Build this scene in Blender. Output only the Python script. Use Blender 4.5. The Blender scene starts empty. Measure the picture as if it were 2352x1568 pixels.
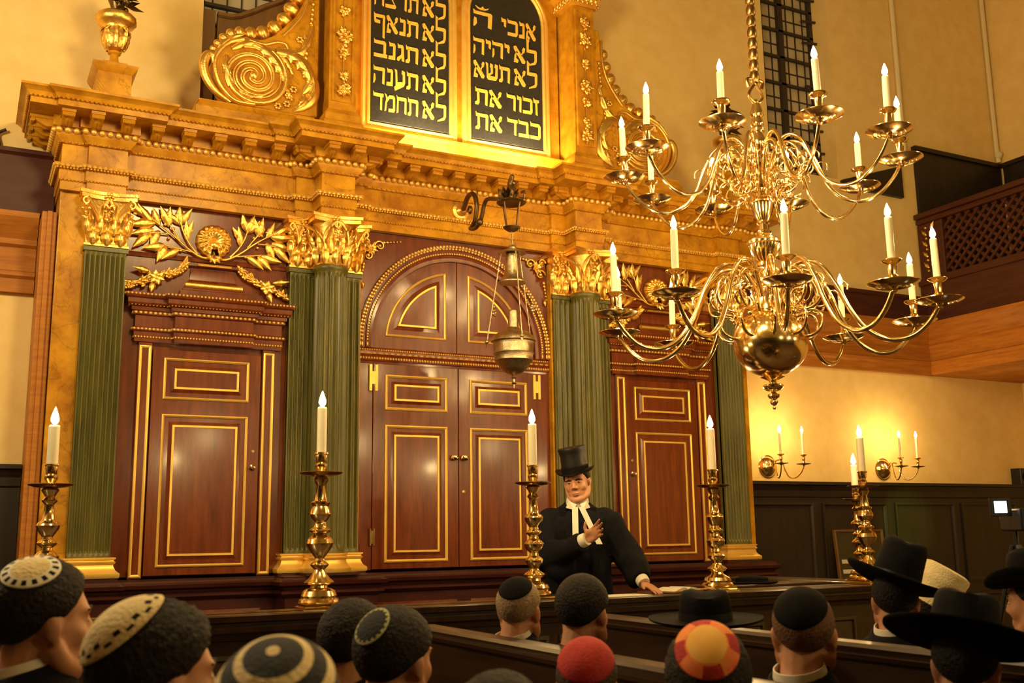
import bpy, math, random
from mathutils import Vector, Matrix, noise as mnoise
from math import sin, cos, pi, radians, sqrt, atan2
random.seed(7)
SC = bpy.context.scene
COL = SC.collection

# ------------------------------------------------------------------ mesh builder
class MB:
    def __init__(s): s.v=[]; s.f=[]; s.m=[]
    def add(s, vs, fs, mi=0, M=None):
        n=len(s.v)
        s.v += [tuple(M@Vector(p)) for p in vs] if M is not None else [tuple(p) for p in vs]
        s.f += [tuple(i+n for i in q) for q in fs]; s.m += [mi]*len(fs)
        return s
    def box(s,x0,x1,y0,y1,z0,z1,mi=0,M=None):
        v=[(x,y,z) for z in (z0,z1) for y in (y0,y1) for x in (x0,x1)]
        return s.add(v,[(0,2,3,1),(4,5,7,6),(0,1,5,4),(2,6,7,3),(0,4,6,2),(1,3,7,5)],mi,M)
    def grid(s, rows, mi=0, M=None, wrap=False):
        nr=len(rows); nc=len(rows[0]); v=[p for r in rows for p in r]; f=[]
        for i in range(nr-1):
            for j in range(nc if wrap else nc-1):
                k=(j+1)%nc
                f.append((i*nc+j,i*nc+k,(i+1)*nc+k,(i+1)*nc+j))
        return s.add(v,f,mi,M)
    def lathe(s, prof, c=(0,0,0), seg=24, mi=0, M=None, sx=1, sy=1, caps=True, a0=0, fl=None):
        rows=[]
        for r,z in prof:
            rows.append([(c[0]+sx*(r if not fl else fl(r,z,2*pi*j/seg))*cos(2*pi*j/seg+a0), c[1]+sy*(r if not fl else fl(r,z,2*pi*j/seg))*sin(2*pi*j/seg+a0), c[2]+z) for j in range(seg)])
        s.grid(rows,mi,M,wrap=True)
        if caps:
            for row,fl_ in ((rows[0],True),(rows[-1],False)):
                s.add(row,[tuple(range(seg))[::-1] if fl_ else tuple(range(seg))],mi,M)
        return s
    def sphere(s,c,r,seg=12,rings=8,mi=0,M=None):
        if not hasattr(r,'__len__'): r=(r,r,r)
        rows=[]
        for i in range(rings+1):
            t=pi*i/rings
            rr=max(sin(t),1e-4)
            rows.append([(c[0]+r[0]*rr*cos(2*pi*j/seg),c[1]+r[1]*rr*sin(2*pi*j/seg),c[2]-r[2]*cos(t)) for j in range(seg)])
        return s.grid(rows,mi,M,wrap=True)
    def tube(s, pts, rad, seg=8, mi=0, M=None, closed=False):
        P=[Vector(p) for p in pts]; n=len(P)
        R=[rad]*n if not hasattr(rad,'__len__') else list(rad)
        rows=[]; up=None
        for i in range(n):
            if closed: t=(P[(i+1)%n]-P[i-1])
            else: t=(P[min(i+1,n-1)]-P[max(i-1,0)])
            if t.length<1e-9: t=Vector((0,0,1))
            t.normalize()
            if up is None:
                up=Vector((0,0,1)) if abs(t.z)<.9 else Vector((1,0,0))
            a=up-t*up.dot(t)
            if a.length<1e-6: a=t.orthogonal()
            a.normalize(); b=t.cross(a); up=a
            rows.append([tuple(P[i]+R[i]*(a*cos(2*pi*j/seg)+b*sin(2*pi*j/seg))) for j in range(seg)])
        if closed: rows.append(rows[0])
        s.grid(rows,mi,M,wrap=True)
        if not closed:
            s.add(rows[0],[tuple(range(seg))[::-1]],mi,M); s.add(rows[-1],[tuple(range(seg))],mi,M)
        return s
    def sweep(s, path, prof, mi=0, M=None, closed=False, caps=True):
        o=offs(path,closed); rows=[]
        for d,z in prof:
            rows.append([(p[0]+q[0]*d,p[1]+q[1]*d,z) for p,q in zip(path,o)])
        if closed: rows=[r+[r[0]] for r in rows]
        s.grid(rows,mi,M)
        if caps and not closed:
            k=len(rows)
            s.add([r[0] for r in rows],[tuple(range(k))],mi,M); s.add([r[-1] for r in rows],[tuple(range(k))[::-1]],mi,M)
        return s
    def polyframe(s, poly, prof, y0, fill=False, mi=0, M=None):
        # poly: ccw loop in (x,z) seen from -y ; prof: (inset, height towards -y)
        # poly may also be a function of the inset that returns the loop itself
        fn=poly if callable(poly) else None
        if fn: poly=fn(0)
        n=len(poly); rows=[]
        ins=[]
        for i in range(n):
            p0,p1,p2=Vector(poly[i-1]),Vector(poly[i]),Vector(poly[(i+1)%n])
            a=(p1-p0).normalized(); b=(p2-p1).normalized()
            na=Vector((-a.y,a.x)); nb=Vector((-b.y,b.x))
            ins.append((na+nb)/max(.25,1+na.dot(nb)))
        for d,h in prof:
            rows.append([(a,y0-h,b) for a,b in fn(d)] if fn else [(poly[i][0]+ins[i][0]*d,y0-h,poly[i][1]+ins[i][1]*d) for i in range(n)])
        s.grid(rows,mi,M,wrap=True)
        if fill:
            cx=sum(p[0] for p in rows[-1])/n; cz=sum(p[2] for p in rows[-1])/n
            s.add(rows[-1]+[(cx,rows[-1][0][1],cz)],[(i,(i+1)%n,n) for i in range(n)],mi,M)
        return s
    def leafpath(s, pts, W, y, lobes=5, lob=.4, bulge=.5, both=True, n=26, mi=0):
        # flowing acanthus along a curve of (x,z) points
        P=[p for p in spline([(a,0,b) for a,b in pts],max(4,n//len(pts)))]; k=len(P); rows=[]
        for i,p in enumerate(P):
            t=i/(k-1); d=(P[min(i+1,k-1)]-P[max(i-1,0)]).normalized(); S=Vector((-d.z,0,d.x))
            w=W*.5*max(.04,sin(pi*min(1,.10+t*.88))**.75); lb=1-lob*abs(cos(pi*lobes*t))**.6
            row=[]
            for q in (-1,-.6,-.25,0,.25,.6,1):
                e=lb if (q<0 or both) else 1
                h=bulge*w*(1.25-q*q)-(.35*w*bulge if abs(q)==.25 else 0)
                c=p+S*(w*q*e)-d*(w*.35*abs(q)*(1-lb)); row.append((c.x,y-max(0,h)-.001,c.z))
            rows.append(row)
        return s.grid(rows,mi)
    def prism(s, poly, y0, y1, mi=0, M=None):
        n=len(poly)
        v=[(x,y0,z) for x,z in poly]+[(x,y1,z) for x,z in poly]
        f=[tuple(range(n)),tuple(range(2*n-1,n-1,-1))]+[(i,i+n,(i+1)%n+n,(i+1)%n) for i in range(n)]
        return s.add(v,f,mi,M)
    def leaf(s, base, U, N, L, W, curl=.1, bulge=.25, lobes=0, lob=.35, n=10, tip=0.0, mi=0, side=0.0, M=None):
        # carved leaf: base point, growth dir U, outward dir N
        U=Vector(U).normalized(); N=Vector(N); N=(N-U*N.dot(U)).normalized(); S=U.cross(N); B=Vector(base)
        rows=[]
        for i in range(n+1):
            t=i/n
            w=W*(sin(pi*min(1,(t*.93+.05))**.8))*.5
            if lobes: w*=1-lob*abs(sin(pi*lobes*t))**.7*(.35+.65*t)
            w=max(w,W*.02)
            h=L*curl*(t*t)+tip*L*max(0,t-.6)**2*6
            cl=B+U*(L*t)+N*h+S*(side*L*t*t)
            row=[]
            for q in (-1,-.8,-.5,-.2,0,.2,.5,.8,1):
                z=bulge*w*2*(1-q*q)-(.07*W if q==0 else 0)*sin(pi*t)
                row.append(tuple(cl+S*(w*q)+N*z))
            rows.append(row)
        return s.grid(rows,mi,M)
    def mirror(s):
        r=MB(); r.v=[(-x,y,z) for x,y,z in s.v]; r.f=[q[::-1] for q in s.f]; r.m=list(s.m); return r
    def moved(s,M):
        r=MB(); r.v=[tuple(M@Vector(p)) for p in s.v]; r.f=list(s.f); r.m=list(s.m); return r
    def join(s,o):
        n=len(s.v); s.v+=o.v; s.f+=[tuple(i+n for i in q) for q in o.f]; s.m+=o.m; return s
    def build(s, name, mat, parent=None, smooth=True, bevel=0, angle=38, loc=None):
        me=bpy.data.meshes.new(name)
        me.from_pydata(s.v,[],s.f); me.update()
        for m in (mat if isinstance(mat,(list,tuple)) else [mat]): me.materials.append(m)
        if any(s.m): me.polygons.foreach_set('material_index',s.m)
        import bmesh
        bm=bmesh.new(); bm.from_mesh(me)
        bmesh.ops.remove_doubles(bm,verts=bm.verts,dist=1e-5)
        bmesh.ops.recalc_face_normals(bm,faces=bm.faces)
        bm.to_mesh(me); bm.free()
        if smooth:
            me.polygons.foreach_set('use_smooth',[True]*len(me.polygons))
            try: me.set_sharp_from_angle(angle=radians(angle))
            except Exception: pass
        o=bpy.data.objects.new(name,me); COL.objects.link(o)
        if parent is not None: o.parent=parent
        if loc is not None: o.location=loc
        if bevel:
            b=o.modifiers.new('bevel','BEVEL'); b.width=bevel; b.segments=2; b.limit_method='ANGLE'
        return o

def offs(path,closed=False):
    n=len(path); out=[]
    def nrm(a,b):
        d=Vector((b[0]-a[0],b[1]-a[1])).normalized(); return Vector((d.y,-d.x))
    for i in range(n):
        if closed: a,b=nrm(path[i-1],path[i]),nrm(path[i],path[(i+1)%n])
        else:
            a=nrm(path[i-1],path[i]) if i else nrm(path[0],path[1])
            b=nrm(path[i],path[i+1]) if i<n-1 else a
        out.append(tuple((a+b)/max(.2,1+a.dot(b))))
    return out

def along(path,d,spacing,phase=.5):
    o=offs(path); P=[(p[0]+q[0]*d,p[1]+q[1]*d) for p,q in zip(path,o)]
    res=[]
    for a,b in zip(P,P[1:]):
        A=Vector(a);B=Vector(b);L=(B-A).length
        k=int(L/spacing+.3)
        if k<1: continue
        t=(B-A)/L
        for i in range(k):
            res.append((A+t*(L*(i+phase)/k),t,L/k))
    return res

def beads(mb,path,d,z,spacing,r,lon=.42,seg=6,rings=4,mi=0):
    for p,t,sp in along(path,d,spacing):
        ang=atan2(t.y,t.x); M=Matrix.Translation((p.x,p.y,z))@Matrix.Rotation(ang,4,'Z')
        mb.sphere((0,0,0),(sp*lon,r,r),seg,rings,mi,M)

# ------------------------------------------------------------------ materials
def mat(name, base, rough=.5, metal=0, spec=.5, kind=None, c2=None, scale=6, bump=0, bscale=60, coat=0, emit=None, estr=0, stretch=(1,1,1), amt=.5, trans=0, sss=0, detail=6, noemis=False):
    m=bpy.data.materials.new(name); m.use_nodes=True
    nt=m.node_tree; b=nt.nodes['Principled BSDF']
    b.inputs['Base Color'].default_value=(*base,1); b.inputs['Roughness'].default_value=rough
    b.inputs['Metallic'].default_value=metal; b.inputs['Specular IOR Level'].default_value=spec
    if coat: b.inputs['Coat Weight'].default_value=coat; b.inputs['Coat Roughness'].default_value=.12
    if emit: b.inputs['Emission Color'].default_value=(*emit,1); b.inputs['Emission Strength'].default_value=estr
    if trans: b.inputs['Transmission Weight'].default_value=trans
    if sss:
        b.inputs['Subsurface Weight'].default_value=sss; b.inputs['Subsurface Radius'].default_value=(.02,.012,.006)
    L=nt.links.new; N=nt.nodes.new
    def coords(st):
        tc=N('ShaderNodeTexCoord'); mp=N('ShaderNodeMapping'); mp.inputs['Scale'].default_value=st
        L(tc.outputs['Object'],mp.inputs['Vector']); return mp.outputs['Vector']
    if kind in('noise','wood','marble'):
        v=coords(stretch); nz=N('ShaderNodeTexNoise'); nz.inputs['Scale'].default_value=scale; nz.inputs['Detail'].default_value=detail
        nz.inputs['Roughness'].default_value=.62
        L(v,nz.inputs['Vector']); rp=N('ShaderNodeValToRGB')
        rp.color_ramp.elements[0].position=.5-amt*.35; rp.color_ramp.elements[1].position=.5+amt*.35
        rp.color_ramp.elements[0].color=(*base,1); rp.color_ramp.elements[1].color=(*c2,1)
        L(nz.outputs['Fac'],rp.inputs['Fac']); col=rp.outputs['Color']
        if kind=='marble':
            n2=N('ShaderNodeTexNoise'); n2.inputs['Scale'].default_value=scale*.55; n2.inputs['Detail'].default_value=5; n2.inputs['Distortion'].default_value=1.2
            L(v,n2.inputs['Vector'])
            ma=N('ShaderNodeMath'); ma.operation='SUBTRACT'; ma.inputs[1].default_value=.5; L(n2.outputs['Fac'],ma.inputs[0])
            ab=N('ShaderNodeMath'); ab.operation='ABSOLUTE'; L(ma.outputs[0],ab.inputs[0])
            r2=N('ShaderNodeValToRGB'); r2.color_ramp.elements[0].position=.0; r2.color_ramp.elements[1].position=.014
            r2.color_ramp.elements[0].color=(.42,.42,.42,1); r2.color_ramp.elements[1].color=(1,1,1,1); L(ab.outputs[0],r2.inputs['Fac'])
            mx=N('ShaderNodeMix'); mx.data_type='RGBA'; mx.blend_type='MULTIPLY'; mx.inputs['Factor'].default_value=.55
            L(col,mx.inputs['A']); L(r2.outputs['Color'],mx.inputs['B']); col=mx.outputs['Result']
        L(col,b.inputs['Base Color'])
    if bump:
        v=coords(stretch if kind=='wood' else (1,1,1)); nb=N('ShaderNodeTexNoise'); nb.inputs['Scale'].default_value=bscale; nb.inputs['Detail'].default_value=4
        L(v,nb.inputs['Vector']); bp=N('ShaderNodeBump'); bp.inputs['Strength'].default_value=bump; bp.inputs['Distance'].default_value=.01
        L(nb.outputs['Fac'],bp.inputs['Height']); L(bp.outputs['Normal'],b.inputs['Normal'])
    return m

M_PLASTER=mat('plaster',(.90,.67,.285),.9,kind='noise',c2=(.84,.59,.22),scale=5,bump=.08,bscale=90,spec=.2)
M_PLASTERD=mat('darkened_plaster',(.34,.25,.12),.9)  # plaster darkened on unseen walls and ceiling to cut bounced light
M_MARBLE=mat('painted_marble',(.34,.125,.004),.34,kind='marble',c2=(.70,.345,.014),scale=4.2,spec=.3)
M_MARBLE2=mat('painted_marble_trim',(.40,.155,.006),.36,kind='noise',c2=(.64,.31,.016),scale=9,spec=.3)
M_CORNICE=mat('grained_cornice',(.34,.115,.014),.5,kind='wood',c2=(.50,.19,.026),scale=7,stretch=(.5,.5,5),spec=.3)
M_MAHOG=mat('mahogany',(.075,.011,.003),.26,kind='wood',c2=(.22,.046,.007),scale=9,stretch=(2.2,2.2,.28),spec=.5,coat=.3,amt=.8)
M_MAHOGD=mat('mahogany_dark',(.030,.006,.005),.32,kind='wood',c2=(.062,.013,.009),scale=8,stretch=(.4,2,2.4),spec=.5)
M_GILT=mat('gilding',(1.0,.70,.20),.38,1,kind='noise',c2=(.90,.55,.12),scale=14,bump=.22,bscale=70)
M_GILTP=mat('gilt_line',(.98,.66,.16),.42,.6,kind='noise',c2=(.90,.56,.11),scale=10)
M_BRASS=mat('brass',(.98,.77,.38),.15,1,kind='noise',c2=(.93,.68,.28),scale=9)
M_BRASSD=mat('old_brass',(.44,.27,.10),.3,1,kind='noise',c2=(.30,.18,.07),scale=11)
M_SILVER=mat('tarnished_silver',(.62,.50,.32),.33,1,kind='noise',c2=(.40,.30,.17),scale=30,bump=.3,bscale=110)
M_IRON=mat('bronzed_iron',(.20,.12,.05),.38,.9,kind='noise',c2=(.12,.07,.03),scale=12,bump=.2,bscale=50)
M_GREEN=mat('green_faux_marble',(.036,.036,.006),.36,kind='noise',c2=(.17,.145,.024),scale=16,stretch=(1,1,.16),spec=.5,amt=.9)
M_WAX=mat('candle_wax',(.93,.85,.66),.42,sss=.55,kind='noise',c2=(.90,.80,.58),scale=6)
M_WICK=mat('wick',(.03,.02,.015),.9)
M_FLAME=mat('candle_flame',(1,.8,.4),.9,emit=(1,.66,.27),estr=430)
M_SLATE=mat('tablet_black',(.020,.017,.012),.42,kind='noise',c2=(.034,.029,.02),scale=60,spec=.4)
M_LETTER=mat('gold_lettering',(.90,.50,.07),.5,.0)
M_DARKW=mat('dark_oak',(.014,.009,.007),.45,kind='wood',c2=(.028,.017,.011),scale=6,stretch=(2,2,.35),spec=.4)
M_DARKR=mat('dark_reddish_wood',(.055,.013,.008),.45,kind='wood',c2=(.085,.024,.012),scale=6,stretch=(.4,.4,3),spec=.4)
M_PEW=mat('pew_oak',(.022,.011,.006),.30,kind='wood',c2=(.048,.023,.011),scale=7,stretch=(2,.3,2),spec=.5,coat=.15)
M_BROWNP=mat('brown_painted_board',(.15,.068,.014),.6,kind='wood',c2=(.20,.095,.022),scale=7,stretch=(2,2,.4))
M_GLASS=mat('leaded_glass',(.46,.38,.25),.3,kind='noise',c2=(.56,.47,.32),scale=7,spec=.5)
M_LEAD=mat('lead_bars',(.035,.022,.016),.6)
M_FLOOR=mat('floor_boards',(.06,.035,.02),.5,kind='wood',c2=(.09,.05,.03),scale=6,stretch=(.4,3,1))
M_SKIN=mat('skin',(.60,.29,.16),.5,kind='noise',c2=(.52,.23,.12),scale=9)
M_BLACK=mat('black_wool',(.005,.005,.007),.85,kind='noise',c2=(.009,.008,.011),scale=40,bump=.25,bscale=160,spec=.15)
M_NAVY=mat('navy_wool',(.008,.008,.014),.85,kind='noise',c2=(.013,.013,.022),scale=40,bump=.2,bscale=160,spec=.25)
M_FELT=mat('black_felt',(.003,.003,.004),.85,kind='noise',c2=(.006,.005,.007),scale=50,bump=.15,bscale=150,spec=.12)
M_SILK=mat('black_silk_plush',(.006,.005,.006),.48,kind='noise',c2=(.011,.009,.010),scale=24,stretch=(1,1,6),spec=.3)
M_WHITE=mat('white_linen',(.82,.78,.68),.7,kind='noise',c2=(.76,.71,.60),scale=30)
M_HAIRD=mat('dark_hair',(.006,.004,.004),.65,kind='noise',c2=(.018,.011,.009),scale=60,bump=.9,bscale=120,spec=.25)
M_HAIRB=mat('brown_hair',(.03,.014,.008),.6,kind='noise',c2=(.07,.034,.017),scale=60,bump=.8,bscale=120,spec=.4)
M_HAIRG=mat('grey_hair',(.25,.17,.10),.65,kind='noise',c2=(.40,.28,.165),scale=70,bump=.7,bscale=130,spec=.3)
M_HAIRC=mat('cropped_hair',(.11,.05,.026),.65,kind='noise',c2=(.19,.09,.045),scale=80,bump=.6,bscale=150,spec=.3)
M_CREAM=mat('cream_crochet',(.80,.66,.38),.85,kind='noise',c2=(.70,.54,.28),scale=50,bump=.5,bscale=140)
M_NAVYC=mat('navy_crochet',(.014,.016,.026),.85,bump=.5,bscale=160)
M_RED=mat('red_velvet',(.50,.025,.022),.8,kind='noise',c2=(.36,.014,.016),scale=30,bump=.3,bscale=140)
M_ORANGE=mat('orange_red_cloth',(.78,.10,.025),.75,kind='noise',c2=(.88,.34,.06),scale=16,amt=.5)
M_YELLOW=mat('yellow_cloth',(.85,.50,.09),.75,kind='noise',c2=(.75,.38,.06),scale=14)
M_PLASTIC=mat('black_plastic',(.012,.012,.014),.35)
M_SCREEN=mat('lit_screen',(.6,.65,.8),.4,emit=(.80,.86,1.0),estr=2.2)
M_PAPER=mat('paper',(.72,.66,.52),.8)
M_PIPE=mat('painted_pipe',(.80,.68,.42),.6)

# ------------------------------------------------------------------ tagging
def empty(name,loc=(0,0,0),rz=0):
    o=bpy.data.objects.new(name,None); COL.objects.link(o); o.location=loc; o.rotation_euler=(0,0,rz); o.empty_display_size=.1
    return o
def tag(o,label=None,cat=None,group=None,kind=None):
    if label: o['label']=label
    if cat: o['category']=cat
    if group: o['group']=group
    if kind: o['kind']=kind
    return o
def struct(o): o['kind']='structure'; return o
def copy_tree(o,parent=None):
    c=o.copy(); COL.objects.link(c)
    if parent is not None: c.parent=parent
    for ch in list(o.children): copy_tree(ch,c)
    return c
def spline(pts,n=6):
    # catmull-rom through pts
    P=[Vector(p) for p in pts]; out=[]
    for i in range(len(P)-1):
        p0=P[max(i-1,0)];p1=P[i];p2=P[i+1];p3=P[min(i+2,len(P)-1)]
        for k in range(n):
            t=k/n
            out.append(.5*((2*p1)+(p2-p0)*t+(2*p0-5*p1+4*p2-p3)*t*t+(3*p1-p0-3*p2+p3)*t**3))
    out.append(P[-1]); return out
# ------------------------------------------------------------------ the room
ZF=-.30; YW=.42; XL=-7.0; XR=7.665; ZC=9.2; YB=-13.5
struct(MB().box(XL-.2,XR+.2,YB-.2,.8,ZF-.2,ZF).build('floor',M_FLOOR,smooth=False))
struct(MB().box(XL-.2,XR+.2,YB-.2,.8,ZC,ZC+.2).build('ceiling',M_PLASTERD,smooth=False))
b=MB()
W1=(3.92,4.905,5.07,8.6); W2=(-2.10,-.62,4.5,8.6)
b.box(XL,W2[0],YW,.78,ZF,ZC); b.box(W2[0],W2[1],YW,.78,ZF,W2[2]); b.box(W2[0],W2[1],YW,.78,W2[3],ZC)
b.box(W2[1],W1[0],YW,.78,ZF,ZC); b.box(W1[0],W1[1],YW,.78,ZF,W1[2]); b.box(W1[0],W1[1],YW,.78,W1[3],ZC)
b.box(W1[1],XR,YW,.78,ZF,ZC)
struct(b.build('wall_back',M_PLASTER,smooth=False))
struct(MB().box(XR,XR+.2,YB,.78,ZF,ZC).build('wall_right',M_PLASTER,smooth=False))
struct(MB().box(XL-.2,XL,YB,.78,ZF,ZC).build('wall_left',M_PLASTERD,smooth=False))
struct(MB().box(XL-.2,XR+.2,YB-.2,YB,ZF,ZC).build('wall_front',M_PLASTERD,smooth=False))
struct(MB().box(XL+.001,XR-.001,YB+.001,YB+.06,ZF+.001,3.4).build('trim_5',M_DARKW,smooth=False))  # unseen dark panelling, added to darken what the ark doors reflect
struct(MB().box(XL+.001,XL+.06,YB+.07,-2,ZF+.001,3.4).build('trim_6',M_DARKW,smooth=False))  # unseen left-wall panelling, added for the same dark reflections
# windows
def window(name,x0,x1,z0,z1,nx,dz,yg,mull):
    g=struct(MB().box(x0,x1,yg,yg+.02,z0,z1).build(name,M_GLASS,smooth=False))
    m=MB()
    for x in mull: m.box(x-.035,x+.035,yg-.05,yg-.001,z0,z1)
    m.box(x0,x0+.05,yg-.05,yg-.001,z0,z1); m.box(x1-.05,x1,yg-.05,yg-.001,z0,z1); m.box(x0+.05,x1-.05,yg-.05,yg-.001,z0,z0+.05)
    m.build('window_frame',M_LEAD,g,smooth=False)
    m=MB(); n=int((x1-x0)/nx+.5)
    for i in range(1,n):
        x=x0+(x1-x0)*i/n; m.box(x-.006,x+.006,yg-.012,yg-.0005,z0,z1)
    k=0; z=z0+dz
    while z<z1:
        m.box(x0,x1,yg-.014,yg-.0006,z-.006,z+.006)
        if k%2==0: m.box(x0,x1+.0,yg-.05,yg-.02,z-.014,z+.014)
        z+=dz; k+=1
    m.build('leading',M_LEAD,g,smooth=False)
    return g
window('window_1',W1[0],W1[1],W1[2],W1[3],.118,.163,.70,[(W1[0]+W1[1])/2])
window('window_2',W2[0],W2[1],W2[2],W2[3],.12,.17,.70,[-1.36])
# saddle bar ends on the right reveal of the side window
m=MB()
for i in range(14):
    z=5.16+.27*i; m.tube([(4.72,.64,z),(4.903,.60,z)],.017,6)
tag(m.build('saddle_bars',M_LEAD,bpy.data.objects['window_1']),None)
# brown boards that close the lower part of the window behind the ark
cv=[(-1.87,5.527),(-1.795,5.55),(-1.67,5.625),(-1.576,5.69),(-1.448,5.765),(-1.33,5.92),(-1.25,6.2)]
poly=[(-1.975,4.502),(-.65,4.502),(-.65,6.2)]+cv[::-1]+[(-1.975,5.525)]
t=empty('window_backboard',(0,.46,4.502)); tag(t,'brown painted board with curved top closing the window behind the left scroll','board')
MB().prism([(x,z-4.502) for x,z in poly],0,.04).build('panel',M_BROWNP,t,smooth=False)
top=[(-1.975,5.525)]+cv
MB().tube([(x,-.012,z-4.502-.02) for x,z in top],.024,6).build('edge_molding',M_BROWNP,t)
MB().box(-1.85,-1.835,-.01,0,.3,.92).box(-1.835,-1.52,-.01,0,.905,.92).build('panel_molding',M_BROWNP,t,smooth=False)
t=MB().box(-.05,.05,0,.05,0,1.03).build('window_board_strip',M_BROWNP,None,smooth=False,loc=(-2.045,.45,4.502))
tag(t,'narrow brown upright board at the left edge of the window behind the ark','board')
# gallery-level cornice on the back wall, either side of the ark
GZ0,GZ1=2.903,3.513
prof=[(.0,GZ0),(.05,GZ0),(.05,GZ0+.10),(.075,GZ0+.12),(.075,GZ0+.15),(.02,GZ0+.17),(.02,GZ0+.34),(.05,GZ0+.36),(.05,GZ0+.40),(.10,GZ0+.46),(.16,GZ0+.54),(.16,GZ0+.58),(0,GZ0+.58)]
def cornice(name,x0,x1,zo=0,dark=(3.513,3.786)):
    p=[(x0,YW),(x1,YW)]
    o=MB().sweep(p,[(d,z+zo) for d,z in prof]).build(name,M_CORNICE,angle=25)
    struct(o)
    if dark:
        if x1<-3: p=[(x0,YW),(-3.135,YW)]
        q=MB().sweep(p,[(0,dark[0]),(.10,dark[0]),(.10,dark[1]-.05),(.13,dark[1]-.03),(.13,dark[1]),(0,dark[1])]).build('fascia',M_DARKR,o,smooth=False)
    return o
cornice('trim_1',3.04,6.115,0,(3.486,3.786)); cornice('trim_2',XL,-3.23,.07,(3.556,4.04))
# gallery on the right-hand side wall
gx=6.12
g=empty('gallery',(gx,0,GZ0)); tag(g,'dark wooden side gallery with latticed parapet on the right wall','gallery')
gy0,gy1=-8.5,YW-.002
p=[(gx,gy1),(gx,gy0)]
def gal(m): return m.moved(Matrix.Translation((-gx,0,-GZ0)))
gal(MB().sweep([(gx+.0,gy0+0),(gx,gy1)][::-1],[(d,z) for d,z in prof]).join(MB().box(gx,XR-.002,gy0,gy1,GZ0,GZ0+.04))).build('beam',M_CORNICE,g,angle=25)
gal(MB().box(gx-.07,gx+.06,gy0,gy1-.01,3.486,3.975).box(gx-.10,gx+.08,gy0,gy1-.01,3.935,4.017).box(gx-.09,gx+.07,gy0,gy1-.01,3.488,3.54)).build('fascia',M_DARKR,g,smooth=False,bevel=.01)
gal(MB().box(gx-.02,XR-.002,gy0,gy1,3.62,3.68)).build('gallery_floor',M_DARKW,g,smooth=False)
gal(MB().box(gx-.09,gx+.09,gy0,gy1-.01,4.732,4.795).box(gx-.06,gx+.06,gy0,gy1-.01,4.669,4.732)).build('handrail',M_DARKR,g,smooth=False,bevel=.015)
m=MB(); ax=gx; ym=gy1-.36; zb,zt=4.017,4.669; dz=zt-zb
def slat(c,sg):
    # y = c + sg*(z-zb), clipped to y<=ym
    z0,z1=zb,zt
    if sg>0: z1=min(z1,zb+(ym-c))
    else: z0=max(z0,zb+(c-ym))
    if z1-z0<.02: return
    y0=c+sg*(z0-zb); y1=c+sg*(z1-zb)
    d=Vector((0,y1-y0,z1-z0)).normalized(); n=Vector((0,-d.z,d.y))*.0155
    vs=[]; xo=.006*sg
    for xx in (ax-.012+xo,ax+.012+xo):
        vs+= [(xx,y0-n.y,z0-n.z),(xx,y0+n.y,z0+n.z),(xx,y1+n.y,z1+n.z),(xx,y1-n.y,z1-n.z)]
    m.add(vs,[(0,1,2,3),(7,6,5,4),(0,4,5,1),(1,5,6,2),(2,6,7,3),(3,7,4,0)])
k=0
while k<64:
    c=ym+dz-.118*k; slat(c,-1); slat(c-dz*1.0,1); k+=1
gal(m).build('lattice',M_DARKR,g,smooth=False)
gal(MB().box(gx-.04,gx+.04,gy1-.36,gy1-.01,4.017,4.669)).build('end_post',M_DARKR,g,smooth=False,bevel=.01)
m=MB()
for i in range(9):
    z=4.07+i*.064; s_=1 if i%2 else -1
    m.leaf((gx-.045,gy1-.17+.03*s_,z),(0,s_*.8,1),(-1,0,0),.10,.05,curl=.1,bulge=.5,lobes=2)
    m.sphere((gx-.05,gy1-.17-.03*s_,z+.03),.017,8,6)
gal(m).build('gilt_carving',M_GILT,g)
# upper dark panelling on the gallery walls
t=MB().box(6.13,XR-.03,YW-.04,YW-.001,3.79,5.60).box(6.11,XR-.03,YW-.07,YW-.001,5.60,5.65).build('gallery_panelling',M_DARKW,smooth=False)
tag(t,'dark wall panelling above the gallery on the back wall','wall panelling')
t=MB().box(XR-.04,XR-.001,-8,YW-.08,3.79,5.60).box(XR-.07,XR-.001,-8,YW-.08,5.60,5.65).build('gallery_panelling',M_DARKW,smooth=False)
tag(t,'dark wall panelling above the gallery on the right side wall','wall panelling')
# dark wedge laid on the wall beside the side window
t=MB().prism([(4.93,4.985),(5.87,4.975),(5.87,5.36),(5.51,5.245),(4.93,5.06)],YW-.05,YW-.001).build('dark_wedge',M_DARKW,smooth=False)
tag(t,'dark wedge shape on the wall beside the tall side window sill','board')
# ground level wainscot
def wainscot(name,x0,x1,zt,pitch,x_off):
    b=MB().box(x0,x1,YW-.08,YW-.001,ZF+.001,zt-.12)
    cap=MB().sweep([(x0,YW-.08),(x1,YW-.08)],[(0,zt-.16),(.015,zt-.15),(.02,zt-.09),(.05,zt-.04),(.07,zt-.03),(.07,zt),(-.078,zt)])
    o=b.build(name,M_DARKW,smooth=False); struct(o); cap.build('cap_rail',M_DARKW,o,angle=25)
    m=MB(); x=x0+x_off
    while x+pitch<x1:
        for za,zb_ in ((.62,zt-.21),(ZF+.1,.5)):
            m.polyframe([(x+.06,za),(x+pitch-.06,za),(x+pitch-.06,zb_),(x+.06,zb_)],[(0,.0),(0,.018),(.02,.022),(.035,.008),(.05,.004)],YW-.08)
        x+=pitch
    m.build('panel_molding',M_DARKW,o,angle=20)
    return o
wainscot('trim_3',3.04,XR-.001,1.684,1.03,.12); wainscot('trim_4',XL,-3.23,1.727,.9,.1)
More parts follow.
